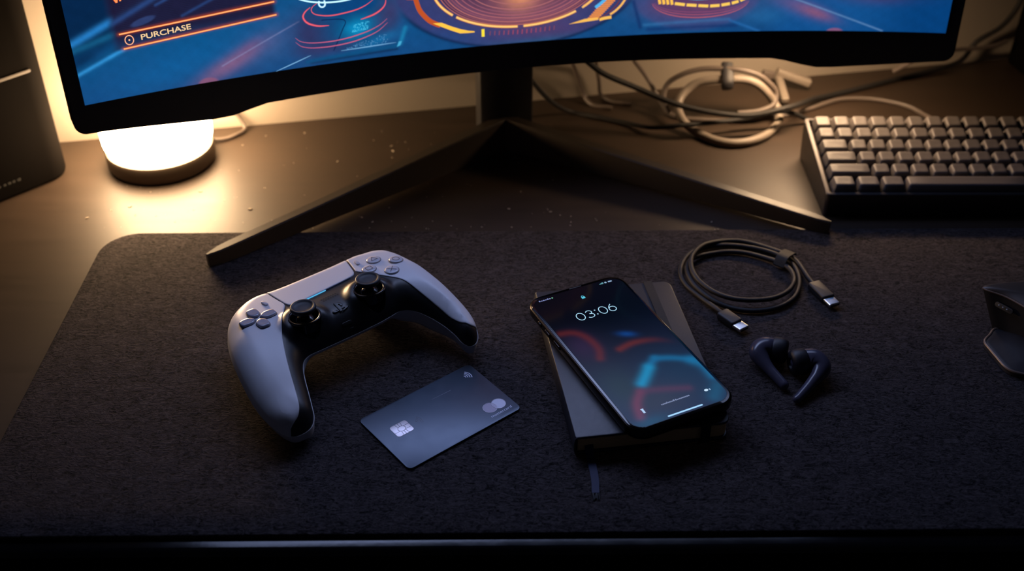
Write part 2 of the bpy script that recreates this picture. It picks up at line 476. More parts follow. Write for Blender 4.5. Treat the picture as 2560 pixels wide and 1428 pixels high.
def picture(s, v):
    c = np.zeros(s.shape + (3,)) + lin([8, 86, 142])
    def mix(col, w):
        nonlocal c
        w = np.clip(w, 0, 1)[..., None]; c = c * (1 - w) + lin(col) * w
    mix([22, 66, 124], sstep(30, 0, v) * 0.7)
    mix([70, 96, 150], gau(s, v, -190, 22, 26, 12, 0.35) * 0.8)
    mix([24, 84, 142], 0.35 + 0.35 * noise2(s, v, 0.12, 3))
    mix([14, 96, 160], gau(s, v, -255, 15, 45, 12, 0.2) * 0.8)
    mix([134, 98, 138], gau(s, v, -218, 11, 24, 5.5, 0.42) * 0.9)
    mix([120, 84, 130], gau(s, v, -205, 20, 10, 4, 0.5) * 0.5)
    mix([150, 90, 120], (1 - sstep(0.7, 1.0, ell(s, v, -236, -0.5, 8, 4.5))) * 0.75)
    # navy upper left with beams
    mix([6, 40, 78], sstep(24, 40, v + (s + 320) * -0.25) * sstep(-278, -296, s))
    for p, q, w, col, st in (((-322, 42), (-250, 70.5), 2.6, [40, 130, 205], 0.95), ((-322, 37.5), (-285, 46.5), 2.4, [24, 104, 150], 0.7),
                             ((-322, 21), (-288, 33.6), 1.5, [50, 150, 220], 1.0), ((-322, 23.5), (-290, 36), 1.6, [14, 80, 130], 0.7)):
        mix(col, np.exp(-(line_d(s, v, p, q) / w) ** 2) * st)
    mix([8, 44, 84], gau(s, v, -316, 31, 14, 4.5, 0.36) * 0.85)
    # menu panel
    pan = sstep(-296, -289, s) * sstep(-181, -186, s) * sstep(33.5 + (s + 288) * 0.07 - 1.2, 33.5 + (s + 288) * 0.07 + 1.2, v)
    mix([34, 27, 58], pan * (0.93 - 0.22 * sstep(45, 35, v)))
    mix([22, 14, 34], pan * (0.5 + 0.5 * np.sin(v * 5.2 - s * 0.30)) * 0.45 * sstep(38, 46, v))
    mix([52, 70, 122], pan * (1 - sstep(0.7, 1.1, ell(s - 0.0, v - (s + 268) * 0.22, -272, 51.5, 9, 2.6))) * 0.8)
    mix([48, 84, 150], pan * np.exp(-(line_d(s, v, (-292, 52), (-250, 70)) / 1.8) ** 2) * 0.6)
    mix([48, 84, 150], pan * np.exp(-(line_d(s, v, (-262, 60), (-225, 74)) / 1.0) ** 2) * 0.6)
    mix([48, 84, 150], pan * np.exp(-(line_d(s, v, (-246, 50), (-205, 66)) / 1.0) ** 2) * 0.5)
    for p, q in (((-288.9, 44.3), (-183.2, 50.6)), ((-287.7, 33.9), (-182.8, 41.2))):
        mix([200, 84, 40], np.exp(-(line_d(s, v, p, q) / 1.3) ** 2) * 0.4)
    mix([150, 160, 210], np.exp(-(line_d(s, v, (-225, 10), (-168, 34)) / 0.5) ** 2) * 0.4)
    # dark edge of the floor and the left gadget
    mix([12, 30, 66], np.exp(-(line_d(s, v, (-162, 2.3), (-99, 4.6)) / 1.1) ** 2) * 0.75)
    mix([12, 70, 120], (1 - sstep(0.8, 1.0, ell(s, v, -132, 30, 40, 24))) * 0.6)
    mix([52, 52, 98], gau(s, v, -162, 24, 13, 16) * 0.85)
    mix([66, 58, 104], gau(s, v, -103, 32, 9, 16, -0.4) * 0.75)
    mix([60, 48, 92], gau(s, v, -150, 12, 20, 5) * 0.6)
    mix([12, 70, 130], (1 - sstep(0.75, 1.0, ell(s, v, -133, 42, 24, 9))) * 0.8)
    mix([10, 150, 205], gau(s, v, -127, 24, 10, 6.5, 0.2) * 0.95)
    mix([20, 120, 180], gau(s, v, -112, 13, 14, 3.5, 0.3) * 0.7)
    mix([30, 140, 190], np.exp(-(line_d(s, v, (-96.5, 8.5), (-92, 20)) / 1.6) ** 2) * 0.7)
    mix([12, 84, 134], np.exp(-(line_d(s, v, (-165, 3.5), (-99, 7.0)) / 1.6) ** 2) * 0.8)
    # central dial
    d = ell(s, v, -6.5, 47.4, 92, 50)
    inn = 1 - sstep(0.97, 1.02, d)
    mix([58, 62, 116], inn * 0.9)
    mix([36, 72, 130], inn * gau(s, v, -60, 8, 40, 8) * 0.8); mix([24, 96, 140], inn * gau(s, v, 25, -2, 50, 6) * 0.8)
    mix([84, 62, 110], inn * gau(s, v, 10, 8, 40, 6) * 0.6)
    mix([60, 40, 72], (1 - sstep(0.95, 1.0, ell(s, v, *RC, 63, 34.6))) * 0.85)
    mix([128, 80, 110], (1 - sstep(0.9, 1.02, ell(s, v, *RC, 60, 33))) * sstep(0.60, 0.9, ell(s, v, *RC, 60, 33)) * 0.6)
    mix([170, 100, 110], gau(s, v, -4, 34, 30, 16) * 0.75)
    mix([255, 168, 110], gau(s, v, -6, 42, 11, 13) * 1.0)
    mix([14, 34, 74], np.exp(-((d - 1.0) / 0.022) ** 2) * sstep(38, 20, v) * 0.75)
    # right gadget
    r = 1 - sstep(0.9, 1.02, ell(s, v, 128, 34, 52, 33))
    mix([62, 76, 132], r * 0.75); mix([96, 60, 100], (1 - sstep(0.55, 1.0, ell(s, v, 128, 25, 42, 16))) * 0.8)
    mix([110, 66, 104], gau(s, v, 128, 20, 34, 8) * 0.7)
    mix([20, 48, 104], np.exp(-(line_d(s, v, (80, 26), (86, 6)) / 1.5) ** 2) * 0.8)
    mix([60, 130, 190], np.exp(-(line_d(s, v, (89, 7.5), (154, 10)) / 1.3) ** 2) * 0.4)
    mix([20, 52, 110], np.exp(-(line_d(s, v, (92, 3.8), (160, 5)) / 1.6) ** 2) * 0.7)
    mix([40, 110, 180], np.exp(-(line_d(s, v, (155, 9), (178, 0)) / 1.0) ** 2) * 0.7)
    # right side
    far = sstep(180, 235, s)
    mix([18, 84, 150], sstep(176, 205, s) * 0.85)
    mix([150, 88, 116], gau(s, v, 218, 15, 14, 3.6, -0.35) * 0.9); mix([110, 90, 140], gau(s, v, 205, 20, 24, 6, -0.35) * 0.5)
    mix([80, 60, 110], gau(s, v, 275, 26, 30, 5) * 0.7)
    mix([3, 62, 122], sstep(245, 300, s) * 0.85)
    mix([120, 170, 220], np.exp(-(line_d(s, v, (200, 26), (272, 0.5)) / 0.5) ** 2) * 0.6)
    mix([40, 110, 170], gau(s, v, 180, 12, 16, 6) * 0.5)
    mix([160, 92, 120], (1 - sstep(0.7, 1.0, ell(s, v, 236, -0.5, 7, 3.2))) * 0.7)
    # unseen upper screen: pale blue glow added to light the controller and card
    c = c * (0.9 + 0.07 * noise2(s, v, 0.5, 5) + 0.05 * noise2(s, v, 1.3, 8))[..., None]
    up = sstep(84, 150, v)
    screen_fill = lin([176, 194, 250])[None, None] * (SCREEN_FILL * (0.35 + 0.65 * sstep(120, 240, v)))[..., None]
    screen_fill = screen_fill * (0.25 + 0.75 * gau(s, v, -60, 230, 210, 400))[..., None]
    c = c * (1 - up[..., None]) + screen_fill * up[..., None]
    return c
SCREEN_FILL = 7.4  # strength of the glow added on the unseen upper screen
sv = np.arange(-320, 320.01, 0.9)
vv_ = np.concatenate([np.arange(0, 78, 0.6), np.linspace(78, 360, 36)])
S, Vv = np.meshgrid(sv, vv_)
pic = picture(S, Vv)
base_v = surf(S, Vv, 0.15).reshape(-1, 3) - MON0
base_c = pic.reshape(-1, 3)
W_ = len(sv); H_ = len(vv_)
ii = (np.arange(H_ - 1)[:, None] * W_ + np.arange(W_ - 1)[None]).reshape(-1)
base_f = np.stack([ii, ii + 1, ii + 1 + W_, ii + W_], 1)
base_m = (vv_[:-1][:, None].repeat(W_ - 1, 1).reshape(-1) > 79).astype(int)
gv, gf, gc = [], [], []
def put(pts, faces, col, lift=0.3, gain=1.0):
    n = len(base_v) + len(gv)
    P = np.asarray(pts, float)
    W3 = surf(P[:, 0], P[:, 1], lift) - MON0
    cc = lin(col) * gain if not isinstance(col, np.ndarray) else col
    gv.extend(W3.tolist()); gf.extend([tuple(int(i) + n for i in q) for q in faces]); gc.extend([list(cc)] * len(P))
def ribbon(pts, w, col, lift=0.3, gain=1.0, taper=False, smooth=1.0):
    P = [(x, y, 0) for x, y in pts]
    P = np.array([p[:2] for p in (catmull(P, smooth) if smooth else [Vector(q) for q in P])])
    T = np.gradient(P, axis=0); T /= np.linalg.norm(T, axis=1)[:, None] + 1e-9
    N = np.stack([-T[:, 1], T[:, 0]], 1)
    k = np.ones(len(P))
    if taper: k = np.sin(np.linspace(0.12, math.pi - 0.12, len(P))) ** 0.6
    A = P + N * (w / 2 * k)[:, None]; B_ = P - N * (w / 2 * k)[:, None]
    n = len(P); put(np.concatenate([A, B_]), [(i, i + 1, n + i + 1, n + i) for i in range(n - 1)], col, lift, gain)
def glow_line(pts, w, core, halo, taper=False, smooth=1.0):
    ribbon(pts, w * 1.6, halo, 0.22, 1.0, taper, smooth); ribbon(pts, w, core, 0.32, 1.1, taper, smooth)
def arc(cs, cv, a, b, t0, t1, n=60):
    return [(cs + a * math.sin(math.radians(t0 + (t1 - t0) * i / n)), cv - b * math.cos(math.radians(t0 + (t1 - t0) * i / n))) for i in range(n + 1)]
def poly(pts, col, lift=0.3, gain=1.0): put(pts, [tuple(range(len(pts)))], col, lift, gain)
OR, ORH, YEL = [255, 176, 112], [214, 84, 34], [255, 196, 70]
for p, q in (((-288.9, 44.3), (-183.2, 50.6)), ((-287.7, 33.9), (-182.8, 41.2))):
    m = [(p[0] + (q[0] - p[0]) * i / 20, p[1] + (q[1] - p[1]) * i / 20 + 0.9 * math.sin(math.pi * i / 20) * -0.6) for i in range(21)]
    glow_line(m, 0.88, OR, ORH, smooth=0)
glow_line(arc(-283.0, 39.4, 2.75, 3.15, 0, 360, 40), 0.55, [255, 190, 150], [150, 60, 40], smooth=0)
put(*[(lambda a: (a, [tuple(range(len(a)))]))([(-283.0 + 0.6 * math.cos(t), 39.4 + 0.65 * math.sin(t)) for t in np.linspace(0, 2 * math.pi, 14)[:-1]])][0], [255, 190, 150])
def screen_text(body, p0, p1, h, col, bold=0.0, lift=0.34, gain=1.0):
    v, f = text_mesh(body, h, bold, 1.0)
    L = v[:, 0].max() - v[:, 0].min(); d = np.array(p1) - np.array(p0); ln_ = np.hypot(*d); d /= ln_
    x = (v[:, 0] - v[:, 0].min()) * ln_ / L; y = v[:, 1]
    put(np.stack([p0[0] + x * d[0], p0[1] + x * d[1] + y], 1), f, col, lift, gain)
screen_text('PURCHASE', (-275.2, 38.2), (-241.6, 40.1), 3.7, [255, 214, 160], 0.012)
for st in ([(-288.6, 70.6), (-286.2, 65.7)], [(-286.2, 65.7), (-285.2, 70.6)], [(-283.7, 66.3), (-283.9, 70.9)], [(-280.7, 66.9), (-280.9, 71.2)], [(-277.9, 67.4), (-278.1, 71.5)]):
    glow_line(st, 1.0, [255, 150, 90], [190, 60, 20], smooth=0)
# left gadget
ribbon(arc(-140, 58.5, 33, 13.6, -62, 55), 1.1, [190, 240, 255], 0.3, 1.3)
glow_line([(-152.2, 47), (-152.6, 44.5), (-151.6, 42.7), (-150.0, 42.3), (-148.6, 43), (-148.2, 45), (-148.6, 47)], 0.9, [220, 248, 255], [60, 170, 230])
PK, PKH = [236, 96, 110], [120, 50, 100]
for pts, w in (([(-153.6, 45.6), (-157.2, 43.4), (-158.4, 41.0), (-157.2, 38.6), (-154, 37.0), (-146.1, 35.5), (-136, 36.0), (-125.7, 37.7), (-119, 40.2), (-113.9, 43.4)], 0.75),
               ([(-158.9, 43.2), (-162.8, 40.4), (-164.6, 37.3), (-163.6, 34.0), (-161.1, 31.6), (-154.8, 29.1), (-146.9, 28.4)], 1.1),
               ([(-104.7, 43), (-105.4, 39.4), (-107.7, 36.3), (-113.7, 32.7), (-124, 29.9)], 1.0)):
    glow_line(pts, w, PK, PKH, True)
for pts in ([(-171.7, 22.6), (-168.6, 19.6), (-163, 17.7), (-156.1, 16.8), (-146, 16.5), (-134.6, 17.4), (-126, 19.0), (-117.5, 21.3), (-110, 24.6), (-104.8, 28.3)],
            [(-171.8, 19.3), (-168.5, 16), (-164, 14.2), (-158.8, 13.3), (-150, 12.8), (-142.2, 13), (-132, 14), (-122.8, 16), (-112, 20), (-104.7, 25.4)]):
    glow_line(pts, 0.62, [206, 100, 130], [100, 60, 110], True)
ribbon([(-152, 33.0), (-145, 32.6), (-139, 32.0), (-135.8, 31.0), (-135.0, 29.2), (-137.2, 25), (-141, 17.5), (-145.4, 9.3)], 0.7, [10, 36, 84])
for k in range(70):
    a, b = rng.uniform(0, 1), rng.uniform(0, 1)
    s_, v_ = -131.5 + 12 * a + 2 * b, 20.8 + 6 * b + 1.6 * a
    poly([(s_ - .3, v_ - .35), (s_ + .25, v_ - .35), (s_ + .3, v_ + .35), (s_ - .2, v_ + .35)], [70, 190, 232])
for k in range(70):
    a, b = rng.uniform(0, 1), rng.uniform(0, 1)
    s_, v_ = -136 + 31 * a, 9.0 + 1.5 * a + b * (1.0 + 6.5 * a)
    poly([(s_ - .3, v_ - .25), (s_ + .25, v_ - .25), (s_ + .3, v_ + .25), (s_ - .2, v_ + .25)], [90, 150, 200])
ribbon([(-140.2, 8.5), (-120, 9.0), (-99.5, 9.7)], 0.7, [120, 180, 225], taper=True)
ribbon([(-188, -0.0), (-175, 4.0), (-162, 8.2)], 0.6, [130, 190, 235], taper=True)
poly([(-99.2, 6.2), (-96.4, 7.2), (-95.2, 10.2), (-97.4, 10.2)], [70, 170, 214])
# dial rings
for b, col in ((33.2, [196, 112, 104]), (32.0, [158, 88, 96]), (30.8, [205, 120, 110]), (29.4, [150, 84, 100]), (28.0, [190, 110, 112]), (25.8, [176, 100, 112]), (23.6, [150, 90, 108]), (21.4, [186, 112, 114]), (17.5, [180, 110, 110])):
    ribbon(arc(*RC, b * 1.83, b, -180, 180, 120), 0.55, col, 0.26, smooth=0)
for t0, t1 in ((-76, -51), (-47.5, -1.4), (2.6, 41.5), (49, 75), (80, 130), (140, 200), (-120, -82)):
    glow_line(arc(*RC, 64.4, 34.6, t0, t1), 1.35, [255, 204, 120], [206, 120, 60], smooth=0)
ribbon([(-83.6, 45), (-83.0, 39.6), (-80.8, 32), (-77.4, 27), (-73.5, 22.9), (-69.2, 20.3), (-66, 18.8)], 3.6, [196, 84, 40], 0.3)
poly([(-90, 40.5), (-83, 39.6), (-83, 42.5), (-90, 42)], [196, 84, 40])
poly([(-71.6, 21.1), (-65.1, 20.9), (-58, 17.4), (-51.5, 14.7), (-45, 12.7), (-40.7, 12.0), (-40.7, 11.1), (-46, 11.1), (-51.6, 11.4), (-58, 14.2), (-65, 17.6)], YEL, 0.36, 1.1)
ribbon([(-34.3, 13.0), (-34.3, 7.1)], 2.2, [252, 226, 60], 0.34, 1.05, smooth=0)
for k in range(15):
    s_ = -29 + 48.7 * k / 14; v_ = 9.3 - 0.9 * math.sin(math.pi * k / 14) + 0.25 * k / 14
    ribbon([(s_ - 0.1, v_ - 1.7), (s_ + 0.25, v_ + 1.7)], 0.75, [124 + 40 * math.sin(math.pi * k / 14), 72, 96], 0.3, smooth=0)
# slanted wing right of the dial
poly([(30.6, 11.5), (43.3, 14.9), (53.3, 15.4), (53.6, 13.6), (44, 12.6)], [255, 192, 90], 0.36)
for k in range(13):
    t = k / 12.0
    p = np.array([45.5, 15.3]) * (1 - t) + np.array([60.5, 32]) * t; q = np.array([54.5, 15.6]) * (1 - t) + np.array([69.5, 31.6]) * t
    ribbon([tuple(p), tuple(q)], 1.05, [244, 148, 66], 0.33, smooth=0)
ribbon([(53.5, 14.6), (59, 17.2), (64.5, 21.6), (68.5, 26.5), (71, 32)], 0.7, [120, 50, 40], 0.38)
ribbon([(62.4, 17.2), (66.5, 20.0), (70.5, 24), (73.4, 28.5), (75, 33)], 1.6, [255, 190, 96], 0.35)
ribbon([(54.3, 13.7), (58, 14.5), (63.4, 15.1)], 2.3, [255, 196, 92], 0.36)
ribbon([(50.9, 23.2), (54.5, 25.8), (58.6, 29.4)], 2.4, [84, 182, 240], 0.36)
ribbon([(40.9, 23.8), (45, 26.6), (49, 30)], 1.5, [255, 196, 110], 0.36)
# right gadget rings
for b, a, col in ((13.6, 37, [200, 96, 104]), (11.4, 36, [170, 84, 108]), (9.4, 35, [140, 74, 110])):
    ribbon(arc(131, 25.5, a, b, -84, 84, 60), 0.6, col, 0.3, taper=True, smooth=0)
for k in range(4):
    s_ = 99.6 + 3.1 * k; ribbon([(s_ - 0.4, 27.5), (s_ + 0.6, 23.4 - 0.3 * k)], 2.0, [255, 196, 80], 0.34, 1.05, smooth=0)
for a, b in (((111.5, 23.4), (119.2, 22.2)), ((120.6, 22.0), (128.2, 21.3)), ((129.6, 21.2), (137.2, 20.6)), ((138.6, 20.6), (145.8, 20.9)), ((147.2, 21.1), (153.6, 22.1)), ((155, 22.4), (160, 23.8)), ((161.2, 24.3), (166, 26.6))):
    ribbon([a, b], 2.2, [255, 206, 92], 0.34, 1.05, smooth=0)
ribbon(arc(131, 60, 48, 34, -180, 180, 80), 1.0, [90, 190, 235], 0.3, smooth=0)

M_scr_lo = display_mat('screen picture', 0.35, 1.0, False, 0.4)
M_scr_hi = display_mat('screen fill glow above', 0.35, 1.0, True, 0.4)
allv = np.concatenate([base_v, np.array(gv)]); allf = [tuple(q) for q in base_f.tolist()] + gf
me = bpy.data.meshes.new('screen'); me.from_pydata((allv * MM).tolist(), [], allf)
me.materials.append(M_scr_lo); me.materials.append(M_scr_hi)
me.polygons.foreach_set('material_index', np.concatenate([base_m, np.zeros(len(gf), int)]).astype(np.int32))
ca = me.color_attributes.new('picture', 'FLOAT_COLOR', 'POINT')
cc = np.concatenate([base_c, np.array(gc)]); cc = np.concatenate([cc, np.ones((len(cc), 1))], 1).astype(np.float32)
ca.data.foreach_set('color', cc.reshape(-1)); me.update()
scr = bpy.data.objects.new('screen', me); COL.objects.link(scr); scr.parent = mon; tag(scr, 'lit screen with a blue and orange game menu reading PURCHASE')

# pole, mount and the two long splayed feet
RY = Matrix.Rotation(YAW, 4, 'Z')
M_stand = mat('black satin stand', srgb(56, 49, 42), 0.42, metal=0.0, var=0.1, vscale=200)
MB().add(*xf(box(-22.5, 2, 2, 22.5, 26, 245, 2.5), RY @ Matrix.Translation((2, 0, 0)))).build('pole', M_bezel, mon)
MB().add(*xf(box(-48, -34, 175, 48, 8, 265, 5), RY @ Matrix.Translation((2, 0, 0)))).build('mount', M_bezel, mon)
def foot(end, wide):
    a = Vector((-6, 856, 0)); b = Vector(end); rings = []
    d = (b - a); d.z = 0; L = d.length; d.normalize(); sd = Vector((d.y, -d.x, 0))
    for i in range(29):
        t = i / 28.0; p = a + (b - a) * t; w = 5.5 * (1 - t) + 4.2 * t
        z1 = 27.0 * (1 - t) ** 1.1 + 11.5 * (1 - (1 - t) ** 1.1); z0 = -2.8 * (1 - t) + 0.45 * t + 0.6 * math.sin(math.pi * t)
        if t > 0.93:
            q = (t - 0.93) / 0.07; w *= math.sqrt(max(0.0, 1 - (0.93 * q) ** 2)); z1 -= 0.8 * q * q
        r = 1.0
        ring = []
        for x, z in ((-w, z0), (w, z0), (w, z1 - r), (w - 0.5, z1 - 0.5), (w - r, z1), (-w + r, z1), (-w + 0.5, z1 - 0.5), (-w, z1 - r)):
            ring.append(tuple(p + sd * x + Vector((0, 0, z)) - Vector(MON0)))
        rings.append(ring)
    return loft(rings)
MB().add(*foot((-219.5, 675.0, 0), 0)).build('leg', M_stand, mon)
MB().add(*foot((239.0, 718.5, 0), 1)).build('leg', M_stand, mon)

M_fillbar = mat('added warm fill bar', (0.9, 0.8, 0.7), 0.5, emit=(1.0, 0.66, 0.38), estr=FILL_BAR)  # unseen warm bar, added to light the keyboard and right of the desk
b0 = Vector((255, 876, 105)) - Vector(MON0)
bh = MB().add(*xf(box(-40, -9, 0, 40, 9, 12, 2), Matrix.Translation(b0) @ RY)).build('added_light_bar', M_bezel, mon)
bd = MB().add(*xf(rsolid(74, 13, 3, -1.5, 0.5, 0, 0.4, 5), Matrix.Translation(b0) @ RY)).build('added_bar_diffuser', M_fillbar, mon); bd.parent = bh

# ------------------------------------------------------------------ lamp
LAMP = 56.0
M_glow = mat('lit opal diffuser', (0.9, 0.85, 0.75), 0.5, emit=(1.0, 0.66, 0.36), estr=LAMP)
M_lbase = mat('brown painted lamp base', srgb(96, 84, 72), 0.45)
lamp = tag(empty('table_lamp', (-293, 835, -3)), 'small glowing round lamp on the desk behind the monitor', 'lamp')
MB().add(*lathe([(30, 0), (42, 0.3), (43.5, 1.5), (44, 5), (44, 13), (43.2, 15), (40, 15.4)], 64)).build('base', M_lbase, lamp, True, 40)
pr = [(38, 15.4)] + [(38 + 6.5 * math.sin(a), 25.5 - 10 * math.cos(a)) for a in np.linspace(0.1, math.pi / 2, 8)] + [(45.2, 40), (45.2, 58)] + [(33 + 12 * math.cos(a), 58 + 12 * math.sin(a)) for a in np.linspace(0.1, math.pi / 2, 8)] + [(10, 71)]
MB().add(*lathe(pr, 64)).build('diffuser', M_glow, lamp, True, 50)
M_cable = mat('black cable sheath', srgb(20, 18, 18), 0.7, var=0.1, vscale=300)
M_cableg = mat('pale grey cable sheath', srgb(128, 118, 108), 0.5, var=0.06, vscale=300)
M_cablem = mat('grey brown cable sheath', srgb(92, 82, 76), 0.5, var=0.06, vscale=300)
cd = catmull([(-262, 864, 0.5), (-250, 866, -1), (-240, 873, -1), (-233, 885, -0.5), (-238, 889, 8), (-255, 888, 30), (-262, 886, 90)], 2)
MB().add(*tube([Vector(p) - Vector((-293, 835, -3)) for p in cd], 1.7, 10)).build('cord', M_cablem, lamp)

# ------------------------------------------------------------------ speakers
M_spk = mat('dark grey fabric', srgb(13, 11, 10), 0.9, spec=0.02, var=0.15, vscale=400, bump=0.3, bscale=1800)
M_trim = mat('brushed bronze trim', srgb(62, 54, 49), 0.6)
spk = tag(empty('speaker', (-359, 812, -3)), 'tall dark grey speaker with a thin pale groove, left of the lamp', 'speaker')
SA = math.atan2(-48.0, -45.0)           # direction of the front face's lower edge, running left towards the viewer
ex = Vector((math.cos(SA), math.sin(SA), 0)); ey = Vector((ex.y, -ex.x, 0))  # ey: into the box
if ey.x > 0: ey = -ey
MS = Matrix((ex, ey, Vector((0, 0, 1)))).transposed().to_4x4()
def spk_ring(ins, z):
    return [tuple(MS @ Vector((x, y, z))) for x, y in rrect(170 - 2 * ins, 52 - 2 * ins, 20 - min(ins, 8), 10, 84.5, 26)]
MB().add(*loft([spk_ring(3, 0), spk_ring(1, 1.2), spk_ring(0, 4), spk_ring(0, 296), spk_ring(3, 300)])).build('cabinet', M_spk, spk, True, 40)
MB().add(*xf(rsolid(120, 3.0, 1.4, 0, 1.2, 0.4, 0, 6), MS @ Matrix.Translation((74, 0.4, 97.5)) @ Matrix.Rotation(math.pi / 2, 4, 'X'))).build('groove', M_trim, spk)
mb = MB()
M_logo = mat('faint grey print', srgb(15, 13, 12), 0.8)
mb = MB()
for k, (x, w_) in enumerate(((0, 3.2), (4.2, 2.6), (7.8, 3.0), (11.8, 2.6), (15.4, 1.2), (17.6, 3.0))):
    mb.add(*xf(rsolid(w_, 2.2, 0.6, 0, 0.4, 0.1, 0, 3), MS @ Matrix.Translation((46 + x, 0.1, 14)) @ Matrix.Rotation(math.pi / 2, 4, 'X')))
mb.build('badge', M_logo, spk)
spr = tag(empty('speaker', (486, 986, -3)), 'dark speaker at the right edge behind the keyboard', 'speaker')
def rs_ring(ins, z):
    pts = rrect(150 - 2 * ins, 92 - 2 * ins, 8 - min(ins, 6), 6, 75 + 2, 0)
    return [tuple(RY @ Vector((x, y - 4, z))) for x, y in pts]
MB().add(*loft([rs_ring(2, 0), rs_ring(0, 3), rs_ring(0, 297), rs_ring(3, 300)])).build('cabinet', M_spk, spr, True, 40)

# ------------------------------------------------------------------ cables on the desk behind the monitor
def cable(name, pts, r, m, label, step=3, n=10, cat='cable', group=None):
    p = catmull(pts, step)
    o = MB().add(*tube(p, r, n)).build(name, m)
    return tag(o, label, cat, group)
D0 = -3.0
def on(x, y, r): return (x, y, D0 + r)
cable('monitor_cable', [(0, 892, 150), (4, 891, 85), (11, 888, 54), (22, 888, 37), (38, 902, 14), on(54, 916, 2.2), on(76, 907, 2.2), on(99, 896, 2.2), (122, 880, 3), (145, 871, 10), (174, 876, 10), (205, 884, 10), (232, 887, 15), (248, 893, 9), on(266, 898, 2.2), on(290, 894, 2.2), on(320, 884, 2.2), on(362, 872, 2.2)],
      2.1, M_cable, 'thin black cable leaving the right side of the monitor pole nearest the viewer')
cable('video_cable', [(46, 880, 150), (52, 872, 85), (70, 875, 61), (108, 884, 38), (142, 878, 26), (178, 873, 20), (206, 874, 18), (236, 880, 22), (256, 908, 12), (272, 932, 4), on(294, 949, 2.6), on(330, 966, 2.6), on(358, 980, 2.6), on(400, 1001, 2.6), (430, 1009, 6), (441, 1011, 24), (462, 1014, 38), (474, 1018, 56), (478, 1020, 90)],
      2.5, M_cable, 'longest black cable running from the monitor over the coil and up the wall at right')
cable('wall_cable', [(44, 900, 150), (49, 905, 62), (55, 928, 37), (60, 936, 20), (66, 940, 3), on(72, 932, 1.8), on(90, 925, 1.8)], 1.8, M_cablem, 'left one of the two short cables hanging by the wall right of the pole')
cable('wall_cable', [(70, 915, 150), (73, 926, 54), (76, 942, 31), (79, 946, 14), (81, 946, 2), on(90, 938, 1.8), on(108, 934, 1.8)], 1.8, M_cablem, 'right one of the two short cables hanging by the wall right of the pole')
cable('corner_cable', [(352, 968, 14), (371, 966, 27), (396, 983, 26), (418, 994, 24), (442, 1000, 23), (458, 1004, 24), (468, 1008, 26)], 2.0, M_cablem, 'brown grey cable crossing the wall between the monitor and the right speaker')
cable('keyboard_cable', [(92, 900, 150), (94, 905, 78), (104, 918, 52), (118, 928, 30), (131, 924, 10), (139, 914, 0.6), on(147, 907, 2), on(170, 902, 2), on(200, 901, 2), on(228, 907, 2), on(246, 912, 2), on(259, 918, 2), on(270, 924, 2), on(299, 941, 2), on(320, 943, 2), on(340, 938, 2), on(358, 927, 2), on(368, 910, 2.2), (370, 878, 8), (370, 862, 16)],
      2.0, M_cablem, 'grey brown cable from the monitor through the coil to the back of the keyboard')
coil = tag(empty('coiled_cable', (190, 880, -3)), 'thick pale grey cable coiled into an upright leaning loop behind the keyboard', 'cable')
CO = Vector((190, 880, -3))
gr = [(145.4, 898.3, 12), (147.8, 906.4, 18), (154, 911, 24), (162.5, 912, 30), (175.5, 909, 34), (187.7, 906.4, 36), (203, 906, 36), (214, 905, 32), (222.9, 905, 24), (230, 906, 15), (234.1, 900.8, 8.5), (233.9, 892.1, 4), (227.1, 880.9, 1.2), (214.6, 866.3, 1), (199.3, 857.7, 1), (185.2, 856.3, 1), (172.1, 862, 1), (162.4, 872.1, 1), (155.5, 879, 2.5), (149.5, 885, 6)]
MB().add(*tube([p - CO for p in catmull(gr, 2.5, True)] + [Vector(gr[0]) - CO], 3.7, 14)).build('loop', M_cableg, coil)
dk = [(139, 905, 4), (134, 912, 14), (137, 917, 26), (148, 915, 36), (164.5, 914, 42), (181.6, 911, 44), (198.4, 908, 44), (213.2, 907, 40), (224, 908, 32), (232, 909, 22), (230, 903, 14), (218, 898, 10), (198, 897, 8)]
lp = MB().add(*tube([p - CO for p in catmull(dk, 2.5)], 2.4, 12)).build('loop', M_cablem, coil); tag(lp, 'thinner grey brown outer loop')
MB().add(*tube([Vector(p) - CO for p in catmull([(187, 914, 48), (187.4, 917, 41), (187.6, 912, 33), (187.5, 902, 29), (187, 900, 35), (187.2, 907, 43), (187, 914, 48)], 1.5)], 1.9, 8, (2.6, 0.7))).build('tie', M_rubber, coil)
def stick(a, b, w, h, m, name, parent=None, off=(0, 0, 0)):
    a, b = Vector(a) - Vector(off), Vector(b) - Vector(off); d = b - a; L = d.length
    M = basis(a, (d.x, d.y, 0.0001)) ; dz = math.atan2(d.z, math.hypot(d.x, d.y))
    M = M @ Matrix.Rotation(dz, 4, 'X')
    return MB().add(*xf(rsolid(w, L, min(w, h) * 0.3, -h / 2, h / 2, min(w, h) * 0.25, None, 4, 0, L / 2), M)).build(name, m, parent)
pl = tag(empty('cable_plug', (246, 960, -3)), 'pale angled plug with two arms lying behind the coil', 'plug')
PO = (246, 960, -3)
stick((244, 965, 16), (276, 962, 5), 9, 7, M_cableg, 'arm', pl, PO)
stick((246, 963, 10), (247, 930, 3), 7, 6, M_cableg, 'arm', pl, PO)
cl = stick((229, 958, 17), (241, 960, 14), 5, 7, M_cablem, 'cable_clip'); tag(cl, 'small brown grey clip left of the pale plug', 'clip')

